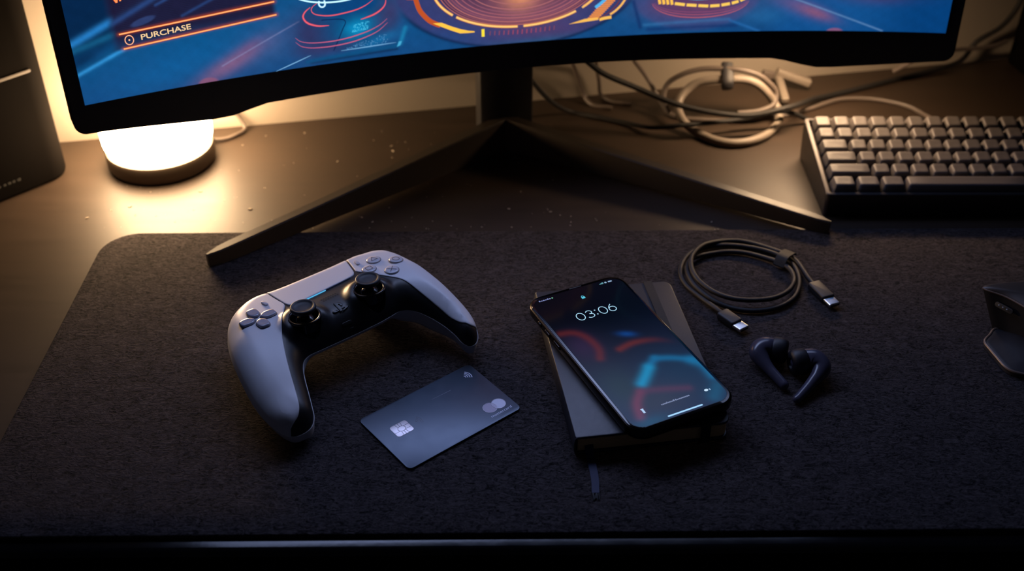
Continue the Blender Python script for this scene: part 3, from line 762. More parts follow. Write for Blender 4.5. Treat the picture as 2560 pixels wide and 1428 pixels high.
# ------------------------------------------------------------------ keyboard
M_case = mat('dark anodised keyboard case', srgb(64, 60, 60), 0.42, metal=0.5, var=0.08, vscale=200)
M_key = mat('dark grey keycap', srgb(98, 92, 90), 0.5, var=0.05, vscale=300, bump=0.05, bscale=2500)
U = 15.15; KT = math.radians(9.5)
kb = tag(empty('keyboard', (240, 744, -3)), 'compact dark mechanical keyboard on the desk at the right', 'keyboard')
KW, KD = 15 * U + 11, 6 * U + 6
cT, sT = math.cos(KT), math.sin(KT)
def kp(x, y, z): return (x, y * cT - z * sT, 21 + y * sT + z * cT)     # key plane -> keyboard space
# case: wedge with a raised rim round the keys
mb = MB()
outer = rrect(KW, KD, 3.5, 5, KW / 2, KD / 2)
def kring(ins, z): return [kp(x, y, z) for x, y in rrect(KW - 2 * ins, KD - 2 * ins, max(3.5 - ins, .5), 5, KW / 2, KD / 2)]
bot = [(x, y * cT + (0 if y > 20 else 1.2), 0.2) for x, y in rrect(KW - 3, KD - 2, 3, 5, KW / 2, KD / 2)]
rings = [bot, kring(0, -1.2), kring(0.5, -0.3), kring(1.2, 0), kring(3.2, 0), kring(3.8, -0.4), kring(4.0, -6)]
mb.add(*loft(rings)); mb.build('case', M_case, kb, True, 30)
def keymesh(u):
    w, l = u * U - 1.0, U - 1.0
    rings = []
    for ins, z in ((0, 0), (0.15, 1.0), (1.3, 6.4), (1.7, 7.2), (2.4, 7.6)):
        rings.append([(x, y, z) for x, y in rrect(w - 2 * ins, l - 2 * ins, 1.6, 4)])
    v, f = loft(rings, True, False)
    n = len(rings[0]); k0 = (len(rings) - 1) * n
    v = list(v)
    inner = [(x * 0.6, y * 0.6, 7.25) for x, y, z in rings[-1]]; v += inner
    f += [(k0 + j, k0 + (j + 1) % n, k0 + n + (j + 1) % n, k0 + n + j) for j in range(n)]
    f.append(tuple(k0 + n + j for j in range(n)))
    me_o = mesh('keycap', v, f, M_key, None, True, 40); me_ = me_o.data; bpy.data.objects.remove(me_o); return me_
rowsK = [[1.25, 1.25, 1.25, 6.25, 1.25, 1.25, 1.25, 1.25], [2.25] + [1] * 10 + [2.75], [1.75] + [1] * 11 + [2.25],
         [1.5] + [1] * 12 + [1.5], [1] * 13 + [2], [1] * 15]
cache = {}
for r, row in enumerate(rowsK):
    x = 0
    for u in row:
        if u not in cache: cache[u] = keymesh(u)
        k = bpy.data.objects.new('keycap', cache[u]); COL.objects.link(k); k.parent = kb
        tl = (-4.0, -2.0, 0.5, 2.0, 3.5, 4.5)[r]
        p = kp(5.5 + (x + u / 2) * U, 3.4 + (r + 0.5) * U, -2.5)
        k.location = Vector(p) * MM; k.rotation_euler = (KT + math.radians(tl), 0, 0)
        x += u

# ------------------------------------------------------------------ notebook
NA, NX, NY = 0.146, 72.73, 560.0
nb = tag(empty('notebook', (NX, NY, 0), Matrix.Rotation(NA, 3, 'Z')), 'black hardcover notebook with an elastic band, under the phone', 'notebook')
M_cover = mat('black leatherette', srgb(50, 49, 54), 0.42, var=0.08, vscale=300, bump=0.12, bscale=1800)
M_pages = mat('cream page edges', srgb(232, 196, 140), 0.8, var=0.12, vscale=60)
NWd, NL = 93.6, 144.1
crn = [6, 1.5, 1.5, 6]
mb = MB()
mb.add(*rsolid(NWd, NL, crn, 0.4, 2.0, 0.6, 0.5, 6)); mb.add(*rsolid(NWd, NL, crn, 12.4, 14.0, 0.6, 0.5, 6))
sp = []
for i in range(13):
    a = math.pi / 2 + math.pi * i / 12
    sp.append((-NWd / 2 + 0.8 + 1.6 * math.cos(a), 7.2 + 6.75 * math.sin(a)))
inr = [(x + 1.2, 7.2 + (z - 7.2) * 0.9) for x, z in sp[::-1]]
ring0 = [(x, -NL / 2, z) for x, z in sp + inr]; ring1 = [(x, NL / 2, z) for x, z in sp + inr]
mb.add(*loft([ring0, ring1]))
mb.build('cover', M_cover, nb, True, 35)
mb = MB()
for k in range(26):
    z0 = 2.1 + k * 0.395; ins = 0.15 * math.sin(k * 2.3)
    mb.add(*rsolid(NWd - 2.6 + ins, NL - 3.4 + ins, [5, 0.3, 0.3, 5], z0, z0 + 0.37, 0.05, 0.05, 5, 0.4, 0, 1))
mb.build('pages', M_pages, nb, True, 35)
M_band = mat('black elastic', srgb(14, 14, 18), 0.6, var=0.2, vscale=900, bump=0.4, bscale=4000)
bx = 31.4
ring = [(-72.35, 0.1), (-72.35, 14.3), (72.35, 14.3), (72.35, 0.1)]
oo = [(-72.9, 0.05), (-72.9, 14.4), (-72.3, 14.8), (72.3, 14.8), (72.9, 14.4), (72.9, 0.05)]
i2 = [(-72.3, 0.15), (-72.3, 14.1), (-72.0, 14.2), (72.0, 14.2), (72.3, 14.1), (72.3, 0.15)]
mb = MB()
vs = [(bx + sx * 2.9, y, z) for sx in (-1, 1) for (y, z) in oo + i2]
fs = []
for j in range(5):
    fs += [(j, j + 1, 12 + j + 1, 12 + j), (6 + j, 12 + 6 + j, 12 + 6 + j + 1, 6 + j + 1), (j, 6 + j, 6 + j + 1, j + 1), (12 + j, 12 + j + 1, 18 + j + 1, 18 + j)]
fs += [(0, 12, 18, 6), (5, 11, 23, 17)]
mb.add(vs, fs); mb.build('elastic_band', M_band, nb, True, 35)
M_rib = mat('dark blue satin ribbon', srgb(40, 44, 72), 0.65, spec=0.3, var=0.1, vscale=500)
Rn = Matrix.Rotation(-NA, 3, 'Z')
def nloc(x, y, z): return tuple(Rn @ Vector((x - NX, y - NY, z)))
rp = catmull([(44.9, 492, 6.0), (44.95, 486, 6.0), (45.2, 483.2, 5.0), (45.4, 481.8, 2.4), (45.9, 479.5, 0.9), (46.5, 474, 0.7), (47.2, 467, 0.6), (47.5, 460, 0.7), (47.3, 453.5, 1.0), (47.2, 450.8, 1.3)], 0.8)
va = []
for i, p in enumerate(rp):
    t = i / (len(rp) - 1); w = 2.6 - 0.5 * t
    tw = 0.15 * math.sin(t * 3)
    va += [nloc(p.x - w, p.y + tw, p.z), nloc(p.x + w, p.y - tw, p.z + 0.1), nloc(p.x + w, p.y - tw, p.z + 0.35), nloc(p.x - w, p.y + tw, p.z + 0.25)]
rings = [va[4 * i:4 * i + 4] for i in range(len(rp))]
MB().add(*loft(rings)).build('ribbon_bookmark', M_rib, nb, True, 50)
mb = MB()
for k in range(9):
    a = (47.3 + rng.uniform(-2, 2), 451.4, 1.0); b = (a[0] + rng.uniform(-1.6, 1.4), 447 + rng.uniform(-1, 1.5), 0.6)
    mb.add(*tube([nloc(*a), nloc((a[0] + b[0]) / 2, (a[1] + b[1]) / 2, 1.4), nloc(*b)], 0.35, 6))
o = mb.build('frayed_end', M_band, nb); o.parent = [c for c in nb.children if c.name.startswith('ribbon')][0]

# ------------------------------------------------------------------ phone
PA, PX, PY = 0.4475, 71.39, 554.9
PZ = 14.85
ph = tag(empty('smartphone', (PX, PY, PZ), Matrix.Rotation(PA, 3, 'Z')), 'black smartphone with a lit lock screen reading 03:06, on the notebook', 'phone')
M_frame = mat('dark polished steel frame', srgb(62, 56, 54), 0.25, metal=1.0, var=0.05, vscale=200)
M_glassblk = mat('black glass', srgb(6, 6, 8), 0.06, spec=0.6, var=0.02)
PW, PL_, PT = 72.2, 143.4, 7.7
mb = MB()
mb.add(*rsolid(PW, PL_, 11.5, 0, PT, 1.9, 2.6, 12, seg=6)); mb.build('body', M_frame, ph, True, 50)
mb = MB(); mb.add(*rsolid(PW - 2.2, PL_ - 2.2, 10.6, PT - 0.6, PT + 0.22, 0.5, 0, 12, seg=3)); mb.build('glass', M_glassblk, ph, True, 60)
for y0, y1 in ((45.6, 50.6), (33.4, 40.8), (19.6, 28.4)):
    MB().add(*xf(rsolid(y1 - y0, 2.6, 1.2, 0, 0.55, 0.25, 0, 5), Matrix.Translation((-PW / 2 + 0.05, (y0 + y1) / 2, 4.1)) @ Matrix.Rotation(-math.pi / 2, 4, 'Y') @ Matrix.Rotation(math.pi / 2, 4, 'Z'))).build('side_button', M_frame, ph)
# display picture
DW, DL, DR = 66.6, 136.6, 8.2
gx = np.arange(-DW / 2, DW / 2 + .01, DW / 140); gy = np.arange(-DL / 2, DL / 2 + .01, DL / 280)
X, Y = np.meshgrid(gx, gy)
c = np.zeros(X.shape + (3,)) + lin([3, 4, 10])
def pm(col, w):
    global c
    w = np.clip(w, 0, 1)[..., None]; c = c * (1 - w) + lin(col) * w
def pline(pts, wd):
    d = np.full(X.shape, 1e9)
    P = [p[:2] for p in catmull([(a, b, 0) for a, b in pts], 2.0)]
    for p, q in zip(P[:-1], P[1:]): d = np.minimum(d, line_d(X, Y, p, q))
    return np.exp(-(d / wd) ** 2)
pm([12, 16, 36], sstep(40, -10, Y)); pm([14, 34, 66], sstep(0, -50, Y) * 0.9)
pm([4, 40, 66], gau(X, Y, 18, -38, 22, 26) * 0.8); pm([40, 46, 62], gau(X, Y, -8, -52, 22, 14) * 0.75)
pm([26, 46, 52], gau(X, Y, -22, -32, 14, 18) * 0.7)
pm([46, 26, 58], gau(X, Y, -24, 12, 10, 14) * 0.6)
pm([96, 30, 24], pline([(-31, 29), (-25, 27.5), (-20.5, 24), (-17, 16), (-16.6, 5), (-20, -3)], 2.8) * 0.55)
pm([104, 34, 22], pline([(-4.5, -0.5), (3, 1.2), (9, 1.2), (20, -1.5), (32, -9)], 2.6) * sstep(34, 4, X) * 0.6)
pm([6, 62, 132], gau(X, Y, 7, 11, 5.6, 2.6, -0.5) * 0.75)
pm([4, 92, 138], pline([(3, -22.5), (10.4, -17.6)], 2.8) * 0.9); pm([4, 92, 138], pline([(10.4, -17.5), (20, -21.6), (31, -28.6)], 2.8) * 0.85)
pm([6, 124, 170], pline([(-9, -34.5), (-3, -29), (2.4, -23.6)], 3.7) * 1.0)
pm([6, 104, 152], pline([(30, -28.5), (34, -36), (34, -47)], 4.0) * 0.8)
pm([4, 78, 112], pline([(31, -56), (24, -63)], 5.0) * 0.7)
pm([104, 48, 74], pline([(-14, -41), (-21, -49), (-25, -60)], 3.2) * 0.7)
pm([88, 44, 72], pline([(-12, -40.5), (0, -44.5), (14, -50)], 3.0) * 0.45)
pm([8, 70, 100], gau(X, Y, -22, -66, 12, 5) * 0.7)
# rounded display corners and the top notch stay black
qx = np.abs(X) - (DW / 2 - DR); qy = np.abs(Y) - (DL / 2 - DR)
sd = np.hypot(np.maximum(qx, 0), np.maximum(qy, 0)) + np.minimum(np.maximum(qx, qy), 0) - DR
c *= (1 - sstep(-0.5, 0.0, sd))[..., None]
PV = np.stack([X, Y, np.full(X.shape, PT + 0.27)], -1).reshape(-1, 3); PC = c.reshape(-1, 3)
w_ = len(gx); ii = (np.arange(len(gy) - 1)[:, None] * w_ + np.arange(w_ - 1)[None]).reshape(-1)
ok_ = sd.reshape(-1) < 0.25
PF = [tuple(q) for q in np.stack([ii, ii + 1, ii + 1 + w_, ii + w_], 1).tolist() if ok_[q].all()]
pv, pf, pc = [], [], []
def pput(pts, faces, col, gain=1.0):
    n = len(PV) + len(pv); pv.extend([(x, y, PT + 0.33) for x, y in pts]); pf.extend([tuple(int(i) + n for i in q) for q in faces]); pc.extend([list(lin(col) * gain)] * len(pts))
def prib(pts, w, col, gain=1.0, smooth=0.5):
    P = np.array([p[:2] for p in catmull([(a, b, 0) for a, b in pts], smooth)]) if smooth else np.array(pts, float)
    T = np.gradient(P, axis=0); T /= np.linalg.norm(T, axis=1)[:, None] + 1e-9; N = np.stack([-T[:, 1], T[:, 0]], 1) * w / 2
    n = len(P); pput(np.concatenate([P + N, P - N]).tolist(), [(i, i + 1, n + i + 1, n + i) for i in range(n - 1)], col, gain)
def pell(cx, cy, a, b, t0=0, t1=360, n=36): return [(cx + a * math.cos(math.radians(t0 + (t1 - t0) * i / n)), cy + b * math.sin(math.radians(t0 + (t1 - t0) * i / n))) for i in range(n + 1)]
def pdisc(cx, cy, a, b, col, gain=1.0, n=20):
    pput([(cx + a * math.cos(2 * math.pi * i / n), cy + b * math.sin(2 * math.pi * i / n)) for i in range(n)], [tuple(range(n))], col, gain)
CB = [176, 224, 250]
y0, hh = 39.35, 3.7
prib(pell(-10.8, y0, 2.75, hh), 0.52, CB, 1.1, 0)
prib(pell(-4.1, y0 + 1.75, 2.05, 1.85, 160, -75, 24), 0.52, CB, 1.1, 0); prib(pell(-4.1, y0 - 1.75, 2.45, 2.0, 95, -150, 30), 0.52, CB, 1.1, 0)
pdisc(0.6, y0 + 2.2, 0.5, 0.5, CB); pdisc(0.6, y0 - 2.2, 0.5, 0.5, CB)
prib(pell(5.7, y0, 2.7, hh), 0.52, CB, 1.1, 0)
prib(pell(12.3, y0 - 1.3, 2.4, 2.4), 0.52, CB, 1.1, 0); prib([(12.9, y0 + 3.7), (11.4, y0 + 2.2), (10.3, y0 + 0.4), (9.95, y0 - 1.1)], 0.52, CB, 1.1)
LB = [90, 200, 226]
pput([(-0.6, 55.9), (1.9, 55.9), (1.9, 57.7), (-0.6, 57.7)], [(0, 1, 2, 3)], LB); prib(pell(0.65, 57.7, 0.85, 1.2, 0, 180, 14), 0.42, LB, 1, 0)
for k in range(6):
    x = -28 + k * 1.5; h = (1.3, 0.8, 0.9, 0.8, 1.2, 0.8)[k]; pput([(x, 64.9), (x + 1.05, 64.9), (x + 1.05, 64.9 + h), (x, 64.9 + h)], [(0, 1, 2, 3)], [140, 150, 206])
pdisc(-18.2, 65.4, 0.6, 0.6, [120, 190, 160])
for k in range(4):
    x = 17.5 + k * 0.8; h = 0.6 + 0.35 * k; pput([(x, 64.8), (x + .5, 64.8), (x + .5, 64.8 + h), (x, 64.8 + h)], [(0, 1, 2, 3)], [120, 190, 205])
pdisc(22.2, 65.4, 0.85, 0.8, [150, 185, 215]); pput([(24.2, 64.8), (27.0, 64.8), (27.0, 66.0), (24.2, 66.0)], [(0, 1, 2, 3)], [150, 180, 215])
for x0, x1 in ((-8.6, 0.4), (1.2, 10.8)):
    x = x0
    while x < x1 - 0.5:
        w = rng.uniform(0.5, 0.95); h = rng.choice([0.85, 0.95, 1.35]); yb = -56.4
        pput([(x, yb), (x + w, yb), (x + w, yb + h), (x, yb + h)], [(0, 1, 2, 3)], [128, 140, 176]); x += w + 0.22
pput(rrect(24.0, 1.15, 0.55, 6, 1.6, -66.2), [tuple(range(28))], [158, 208, 250], 1.1)
pdisc(22.6, -56.3, 1.35, 1.0, [196, 222, 246]); pdisc(24.9, -56.6, 0.45, 0.8, [150, 180, 210])
pput([(-21.6, -57.9), (-20.2, -57.9), (-20.2, -55.2), (-19.9, -54.0), (-21.9, -54.0), (-21.6, -55.2)], [tuple(range(6))], [170, 200, 236])
M_disp = display_mat('phone picture', 0.08, 1.0, False, 0.1)
allv = np.concatenate([PV, np.array(pv)]); me = bpy.data.meshes.new('display'); me.from_pydata((allv * MM).tolist(), [], PF + pf)
me.materials.append(M_disp)
ca = me.color_attributes.new('picture', 'FLOAT_COLOR', 'POINT'); cc = np.concatenate([PC, np.array(pc)]); cc = np.concatenate([cc, np.ones((len(cc), 1))], 1).astype(np.float32)
ca.data.foreach_set('color', cc.reshape(-1)); me.update()
dso = bpy.data.objects.new('display', me); COL.objects.link(dso); dso.parent = ph; tag(dso, 'lit lock screen with the time 03:06')
MB().add(*rsolid(9, 0.9, 0.4, PT + 0.2, PT + 0.36, 0.05, 0, 4, 1.2, 69.3)).build('earpiece', M_rubber, ph)

# ------------------------------------------------------------------ bank card
CA_, CX, CY_ = -0.89, -43.6, 516.5
card = tag(empty('bank_card', (CX, CY_, 0.2), Matrix.Rotation(CA_, 3, 'Z')), 'slate grey bank card lying on the felt in front of the controller', 'card')
M_card = mat('slate satin card', srgb(54, 66, 82), 0.3, metal=0.35, var=0.06, vscale=120, bump=0.03, bscale=3000)
MB().add(*rsolid(54, 84.2, 3.4, 0.3, 1.1, 0.2, 0.2, 8)).build('plate', M_card, card, True, 50)
M_chip = mat('pale metal chip', srgb(210, 200, 204), 0.32, metal=0.4, var=0.03)
M_line = mat('dark chip lines', srgb(80, 74, 82), 0.6)
M_silver = mat('silver print', srgb(176, 180, 200), 0.4, metal=0.2)
M_dim = mat('dim grey print', srgb(104, 112, 132), 0.5)
M_discA = mat('mauve translucent disc', srgb(150, 138, 160), 0.35, metal=0.1)
M_discB = mat('pale silver disc', srgb(196, 194, 214), 0.35, metal=0.1)
M_discM = mat('overlap of the discs', srgb(172, 162, 184), 0.35, metal=0.1)
M_rim = mat('bright disc outline', srgb(205, 200, 216), 0.4)
chip = MB().add(*rsolid(10.6, 11.8, 1.8, 1.1, 1.26, 0.08, 0, 5, -4.1, -25.9)).build('chip', M_chip, card)
mb = MB()
def flatline(mb, pts, w, z=1.29):
    P = np.array(pts, float); T = np.gradient(P, axis=0); T /= np.linalg.norm(T, axis=1)[:, None] + 1e-9; N = np.stack([-T[:, 1], T[:, 0]], 1) * w / 2
    n = len(P); A = P + N; B2 = P - N
    v = [(x, y, z) for x, y in A] + [(x, y, z) for x, y in B2] + [(x, y, z - 0.04) for x, y in A] + [(x, y, z - 0.04) for x, y in B2]
    f = [(i, i + 1, n + i + 1, n + i) for i in range(n - 1)] + [(i, 2 * n + i, 2 * n + i + 1, i + 1) for i in range(n - 1)] + [(n + i, n + i + 1, 3 * n + i + 1, 3 * n + i) for i in range(n - 1)]
    mb.add(v, f)
cx0, cy0 = -4.1, -25.9
flatline(mb, [(cx0 + 2.2 * math.cos(t), cy0 + 2.5 * math.sin(t)) for t in np.linspace(0, 2 * math.pi, 25)], 0.28)
for a, b in (((-5.3, 2.0), (-1.9, 1.4)), ((-5.3, -2.0), (-1.9, -1.4)), ((1.9, 1.4), (5.3, 2.0)), ((1.9, -1.4), (5.3, -2.0)), ((-5.3, 0), (-2.2, 0)), ((2.2, 0), (5.3, 0)), ((-1.4, 2.0), (-1.4, 5.9)), ((1.4, -2.0), (1.4, -5.9)), ((1.6, 5.9), (1.6, 2.0))):
    flatline(mb, [(cx0 + a[0], cy0 + a[1]), (cx0 + b[0], cy0 + b[1])], 0.26)
o = mb.build('contact_lines', M_line, card, False); o.parent = chip
def waves(cx, cy, k, w, m, name, rot=0.0):
    mb = MB()
    for r in (1.4, 2.6, 3.8, 5.0):
        flatline(mb, [(cx + r * k * math.cos(t + rot), cy + r * k * math.sin(t + rot)) for t in np.linspace(math.pi / 2 - 0.72, math.pi / 2 + 0.72, 14)], w, 1.16)
    return mb.build(name, m, card, False)
waves(-18.2, 31.2, 1.08, 0.6, M_silver, 'contactless_mark', 0.1); o = waves(-3.6, -16.6, 1.0, 0.4, M_dim, 'contactless_mark', 0.1); tag(o, 'fainter mark beside the chip')
def disc(cx, cy, a, b, m, z, name='emblem_disc'):
    mb = MB(); n = 40
    pts = [(cx + a * math.cos(2 * math.pi * i / n), cy + b * math.sin(2 * math.pi * i / n)) for i in range(n)]
    mb.add(*loft([[(x, y, 1.09) for x, y in pts], [(x, y, z) for x, y in pts]]))
    return mb.build(name, m, card, True, 30)
e1 = (14.7, 26.7); e2 = (14.9, 33.3); er = 4.55
disc(*e1, er, er, M_discA, 1.15); disc(*e2, er, er, M_discB, 1.16)
lens = []
hy = (e2[1] - e1[1]) / 2; ha = math.acos(hy / er)
lens = [(e1[0] + er * math.cos(math.pi / 2 + t), e1[1] + er * math.sin(math.pi / 2 + t)) for t in np.linspace(-ha, ha, 12)] + [(e2[0] + er * math.cos(-math.pi / 2 + t), e2[1] + er * math.sin(-math.pi / 2 + t)) for t in np.linspace(-ha, ha, 12)]
MB().add(*loft([[(x, y, 1.09) for x, y in lens], [(x, y, 1.19) for x, y in lens]])).build('emblem_overlap', M_discM, card, True, 30)
mb = MB()
for e in (e1, e2): flatline(mb, [(e[0] + (er - 0.15) * math.cos(t), e[1] + (er - 0.15) * math.sin(t)) for t in np.linspace(0, 2 * math.pi, 49)], 0.3, 1.215)
mb.build('emblem_outline', M_rim, card, False)
v, f = text_mesh('mastercard', 2.0, 0.004)
L = v[:, 0].max() - v[:, 0].min(); v[:, 0] = (v[:, 0] - v[:, 0].min()) * 15.6 / L
MB().add([(22.6 - y, 22.4 + x, 1.16) for x, y, z in v], f).build('lettering', M_silver, card, False)
mb = MB(); flatline(mb, [(-14.0, 3.4), (-13.8, 10), (-13.6, 18)], 0.3, 1.14); mb.build('faint_line', M_dim, card, False)

# ------------------------------------------------------------------ usb cable
usb = tag(empty('charging_cable', (165, 660, 0)), 'black charging cable coiled on the felt mat, with two metal plugs', 'cable')
UO = Vector((165, 660, 0))
M_usb = mat('dark braided sheath', srgb(26, 23, 24), 0.55, var=0.15, vscale=900, bump=0.3, bscale=3500)
M_plug = mat('dark plug grip', srgb(44, 42, 43), 0.5, var=0.05, vscale=400)
M_nickel = mat('nickel plug shell', srgb(226, 220, 212), 0.24, metal=1.0, var=0.03)
path = [(142.5, 614.5, 3.6), (138.5, 621.5, 3.2), (131.2, 633.5, 2.3), (122.8, 648.7, 2.2), (120.5, 663.7, 2.2), (123.8, 677.3, 2.2), (131, 689, 2.2), (140, 695.2, 2.2), (156, 699, 2.2), (171.8, 697.1, 2.2), (186.9, 691.2, 2.2), (196.5, 684, 2.2), (202.5, 674, 2.2), (204, 661, 2.2), (201.5, 646.5, 2.2),
        (194, 632, 2.2), (179.5, 621.8, 2.2), (163.8, 619, 2.2), (149.4, 622.4, 2.4), (138.4, 629, 3.8), (128.4, 643, 5.2), (125.0, 655, 5.6), (125.2, 666, 5.4), (128.5, 676, 4.6), (134.5, 682.5, 3.4), (144, 687.5, 2.2), (158, 690.4, 2.2), (171, 688.5, 2.4), (185.4, 681, 2.6), (194, 674, 3.4), (198.5, 665.5, 4.2), (199.4, 657, 4.6), (197.8, 648, 5), (191.5, 637.5, 5.2), (180.2, 629.4, 5.4), (165, 626.6, 5.6), (150.8, 628.6, 5.8), (139.6, 635.5, 6.2),
        (130.8, 647.5, 7.2), (127.6, 660, 8), (129.4, 675, 8.4), (139, 690.5, 7.4), (150, 699.5, 4.6), (160, 703.5, 3.0), (170, 703.6, 2.6), (180, 699.8, 2.6), (190, 693.6, 2.6), (199.5, 686, 3), (205.6, 677, 3.4), (208.2, 665, 3.6), (209.6, 656, 3.8), (211.6, 648.5, 3.8)]
MB().add(*tube([p - UO for p in catmull(path, 1.5)], 1.75, 12)).build('cord', M_usb, usb)
def usb_plug(back, front, tip, w):
    b, f_, t = Vector(back), Vector(front), Vector(tip); d = (f_ - b); L = d.length
    M = basis(b - UO, (d.x, d.y, 0)); L2 = (t - f_).length
    g = MB().add(*xf(rsolid(w, L, 1.8, 0.7, 6.3, 1.3, 1.3, 6, 0, L / 2), M)).build('plug', M_plug, usb)
    s = MB().add(*xf(rsolid(w - 1.0, L2 + 2, 0.5, 2.2, 4.9, 0.9, 0.9, 5, 0, L + L2 / 2 - 1), M)).build('connector', M_nickel, usb); s.parent = g
    c_ = MB().add(*xf(rsolid(w - 3.0, 0.4, 0.1, 2.9, 4.2, 0.1, 0.1, 3, 0, L + L2), M)).build('socket_slot', M_groove, usb); c_.parent = g
usb_plug((142.1, 615, 0), (151.2, 602.2, 0), (154.4, 596.4, 0), 9.6)
usb_plug((211.7, 648.6, 0), (218.8, 630.4, 0), (221.4, 623.4, 0), 9.8)
tie = catmull([(191.5, 671, 2.5), (194.5, 675, 7.6), (199, 680.5, 7.4), (203.5, 687, 4.2), (204.6, 688.5, 1.6)], 1.0)
va = []
td = Vector((0.78, -0.62, 0))
for p in tie:
    va.append([tuple(p - UO + td * 4.2), tuple(p - UO + td * 4.2 + Vector((0, 0, 0.9))), tuple(p - UO - td * 4.2 + Vector((0, 0, 0.9))), tuple(p - UO - td * 4.2)])
MB().add(*loft(va)).build('hook_and_loop_tie', M_band, usb, True, 40)

# ------------------------------------------------------------------ earbuds
M_bud = mat('dark violet satin plastic', srgb(70, 67, 82), 0.22, var=0.05, vscale=300)
M_tip = mat('black silicone tip', srgb(26, 24, 30), 0.5, var=0.1, vscale=300)
def earbud(tipc, path, rads, label, notch=None):
    e = tag(empty('earbud', (path[2][0], path[2][1], 0)), label, 'earbud', 'pair of earbuds on the felt')
    O = Vector((path[2][0], path[2][1], 0))
    P = catmull(path, 0.9)
    # radii follow the same parameter
    idx = np.linspace(0, len(P) - 1, len(path)); key = []
    j = 0
    for p in path:
        k = min(range(len(P)), key=lambda i: (P[i] - Vector(p)).length); key.append(k)
    R = np.interp(range(len(P)), key, rads)
    R = np.convolve(np.pad(R, 3, 'edge'), np.ones(7) / 7, 'valid')
    MB().add(*balltube([p - O for p in P], R.tolist(), 28)).build('shell', M_bud, e, True, 80)
    a, b = Vector(path[0]) - O, Vector(tipc) - O; d = (b - a).normalized()
    q = Vector((0, 0, 1)).rotation_difference(d).to_matrix().to_4x4(); q.translation = a
    pr = [(3.5, -2.4), (8.0, -2.2), (8.5, -1.2), (8.6, 2.6), (8.3, 5.2), (7.2, 6.9), (5.2, 7.7), (3.6, 7.6), (3.0, 6.4)]
    MB().add(*xf(lathe(pr, 32), q)).build('ear_tip', M_tip, e, True, 50)
    if notch:
        (nx, ny, nz), nd = notch
        MB().add(*xf(rsolid(3.4, 6.5, 1.6, -0.5, 0.5, 0.3, 0.3, 6), basis((nx - O.x, ny - O.y, nz), nd) @ Matrix.Rotation(math.radians(-38), 4, 'Y'))).build('vent', M_groove, e)
    return e
earbud((175.5, 567.5, 8.6), [(170.0, 569.2, 8.6), (166.2, 570.2, 8.8), (161.6, 569.0, 8.9), (158.9, 565.2, 8.6), (160.2, 559.6, 7.4), (163.4, 553.2, 5.8), (167.0, 546.8, 4.6), (170.4, 540.6, 3.6)],
       [6.6, 7.8, 8.2, 6.9, 4.6, 3.5, 3.3, 3.1], 'left earbud of the pair, ear tip pointing right, stem slanting down right', ((156.6, 560.6, 8.2), (0.5, -0.85, 0)))
earbud((178.5, 556.2, 8.6), [(184.2, 557.4, 8.6), (188.2, 558.2, 8.9), (192.6, 556.6, 8.9), (195.2, 551.6, 8.4), (192.6, 546.2, 7.2), (187.4, 540.2, 5.6), (181.4, 533.4, 4.2), (176.2, 527.8, 3.2)],
       [6.8, 8.0, 8.2, 6.6, 4.6, 3.5, 3.1, 2.7], 'right earbud of the pair, ear tip pointing left, stem slanting down left')

# ------------------------------------------------------------------ mouse
M_mshell = mat('dark graphite soft shell', srgb(62, 54, 50), 0.42, var=0.05, vscale=300)
M_mside = mat('black rubber side', srgb(22, 21, 26), 0.55, var=0.1, vscale=400, bump=0.2, bscale=2500)
M_mwing = mat('slate thumb rest', srgb(50, 48, 52), 0.4, var=0.05, vscale=300)
M_medge = mat('grey edge trim', srgb(120, 104, 96), 0.4, metal=0.2)
mo = tag(empty('computer_mouse', (350, 590, 0)), 'dark sculpted mouse with a thumb rest at the right edge of the mat', 'mouse')
MO = np.array([350.0, 590.0, 0.0])
Tp = [p[:2] for p in catmull([(x, y, 0) for x, y in ((311, 607.5), (322, 598.6), (330.5, 587.5), (341, 570), (357, 555), (380, 546), (398, 556), (404, 580), (397, 602), (380, 611), (352, 614), (326, 612.5))], 3, True)]
Bp = [p[:2] for p in catmull([(x, y, 0) for x, y in ((322, 599), (329, 592.5), (336, 583), (346, 571), (360, 560), (380, 552), (392, 560), (397, 580), (391, 598), (377, 606), (352, 608), (333, 606))], 3, True)]
def resamp(P, n):
    P = np.array([(p[0], p[1]) for p in P]); Q = np.vstack([P, P[:1]]); d = np.r_[0, np.cumsum(np.hypot(*np.diff(Q, axis=0).T))]
    t = np.linspace(0, d[-1], n, endpoint=False); return np.stack([np.interp(t, d, Q[:, 0]), np.interp(t, d, Q[:, 1])], 1)
Tn, Bn = resamp(Tp, 96), resamp(Bp, 96)
def lv(P, z): return [(x - MO[0], y - MO[1], z) for x, y in P]
rings = [lv(Bn, 0.6)] + [lv(Bn * (1 - t) + Tn * t, 0.6 + 29.4 * t) for t in (0.15, 0.35, 0.6, 0.82, 0.97)]
MB().add(*loft(rings)).build('side_wall', M_mside, mo, True, 60)
cT_ = Tn.mean(0)
rings = [lv(Tn, 29.2), lv(cT_ + (Tn - cT_) * 1.004, 30.2)] + [lv(cT_ + (Tn - cT_) * k, 30.2 + 4.5 * math.sqrt(max(0, 1 - k * k))) for k in (0.985, 0.95, 0.88, 0.76, 0.6, 0.4, 0.2, 0.05)]
MB().add(*loft(rings)).build('top_shell', M_mshell, mo, True, 60)
MB().add(*tube([Vector((x - MO[0], y - MO[1], 30.0)) for x, y in np.vstack([Tn, Tn[:1]])], 0.55, 8)).build('edge_trim', M_medge, mo)
Wg = [(322.5, 597), (316.5, 590.8), (311.2, 585), (310.2, 582), (310.8, 578.5), (312.8, 568), (315.2, 557.5), (317.4, 554.2), (321, 552), (333, 548), (346, 545), (372, 548), (378, 562), (350, 588)]
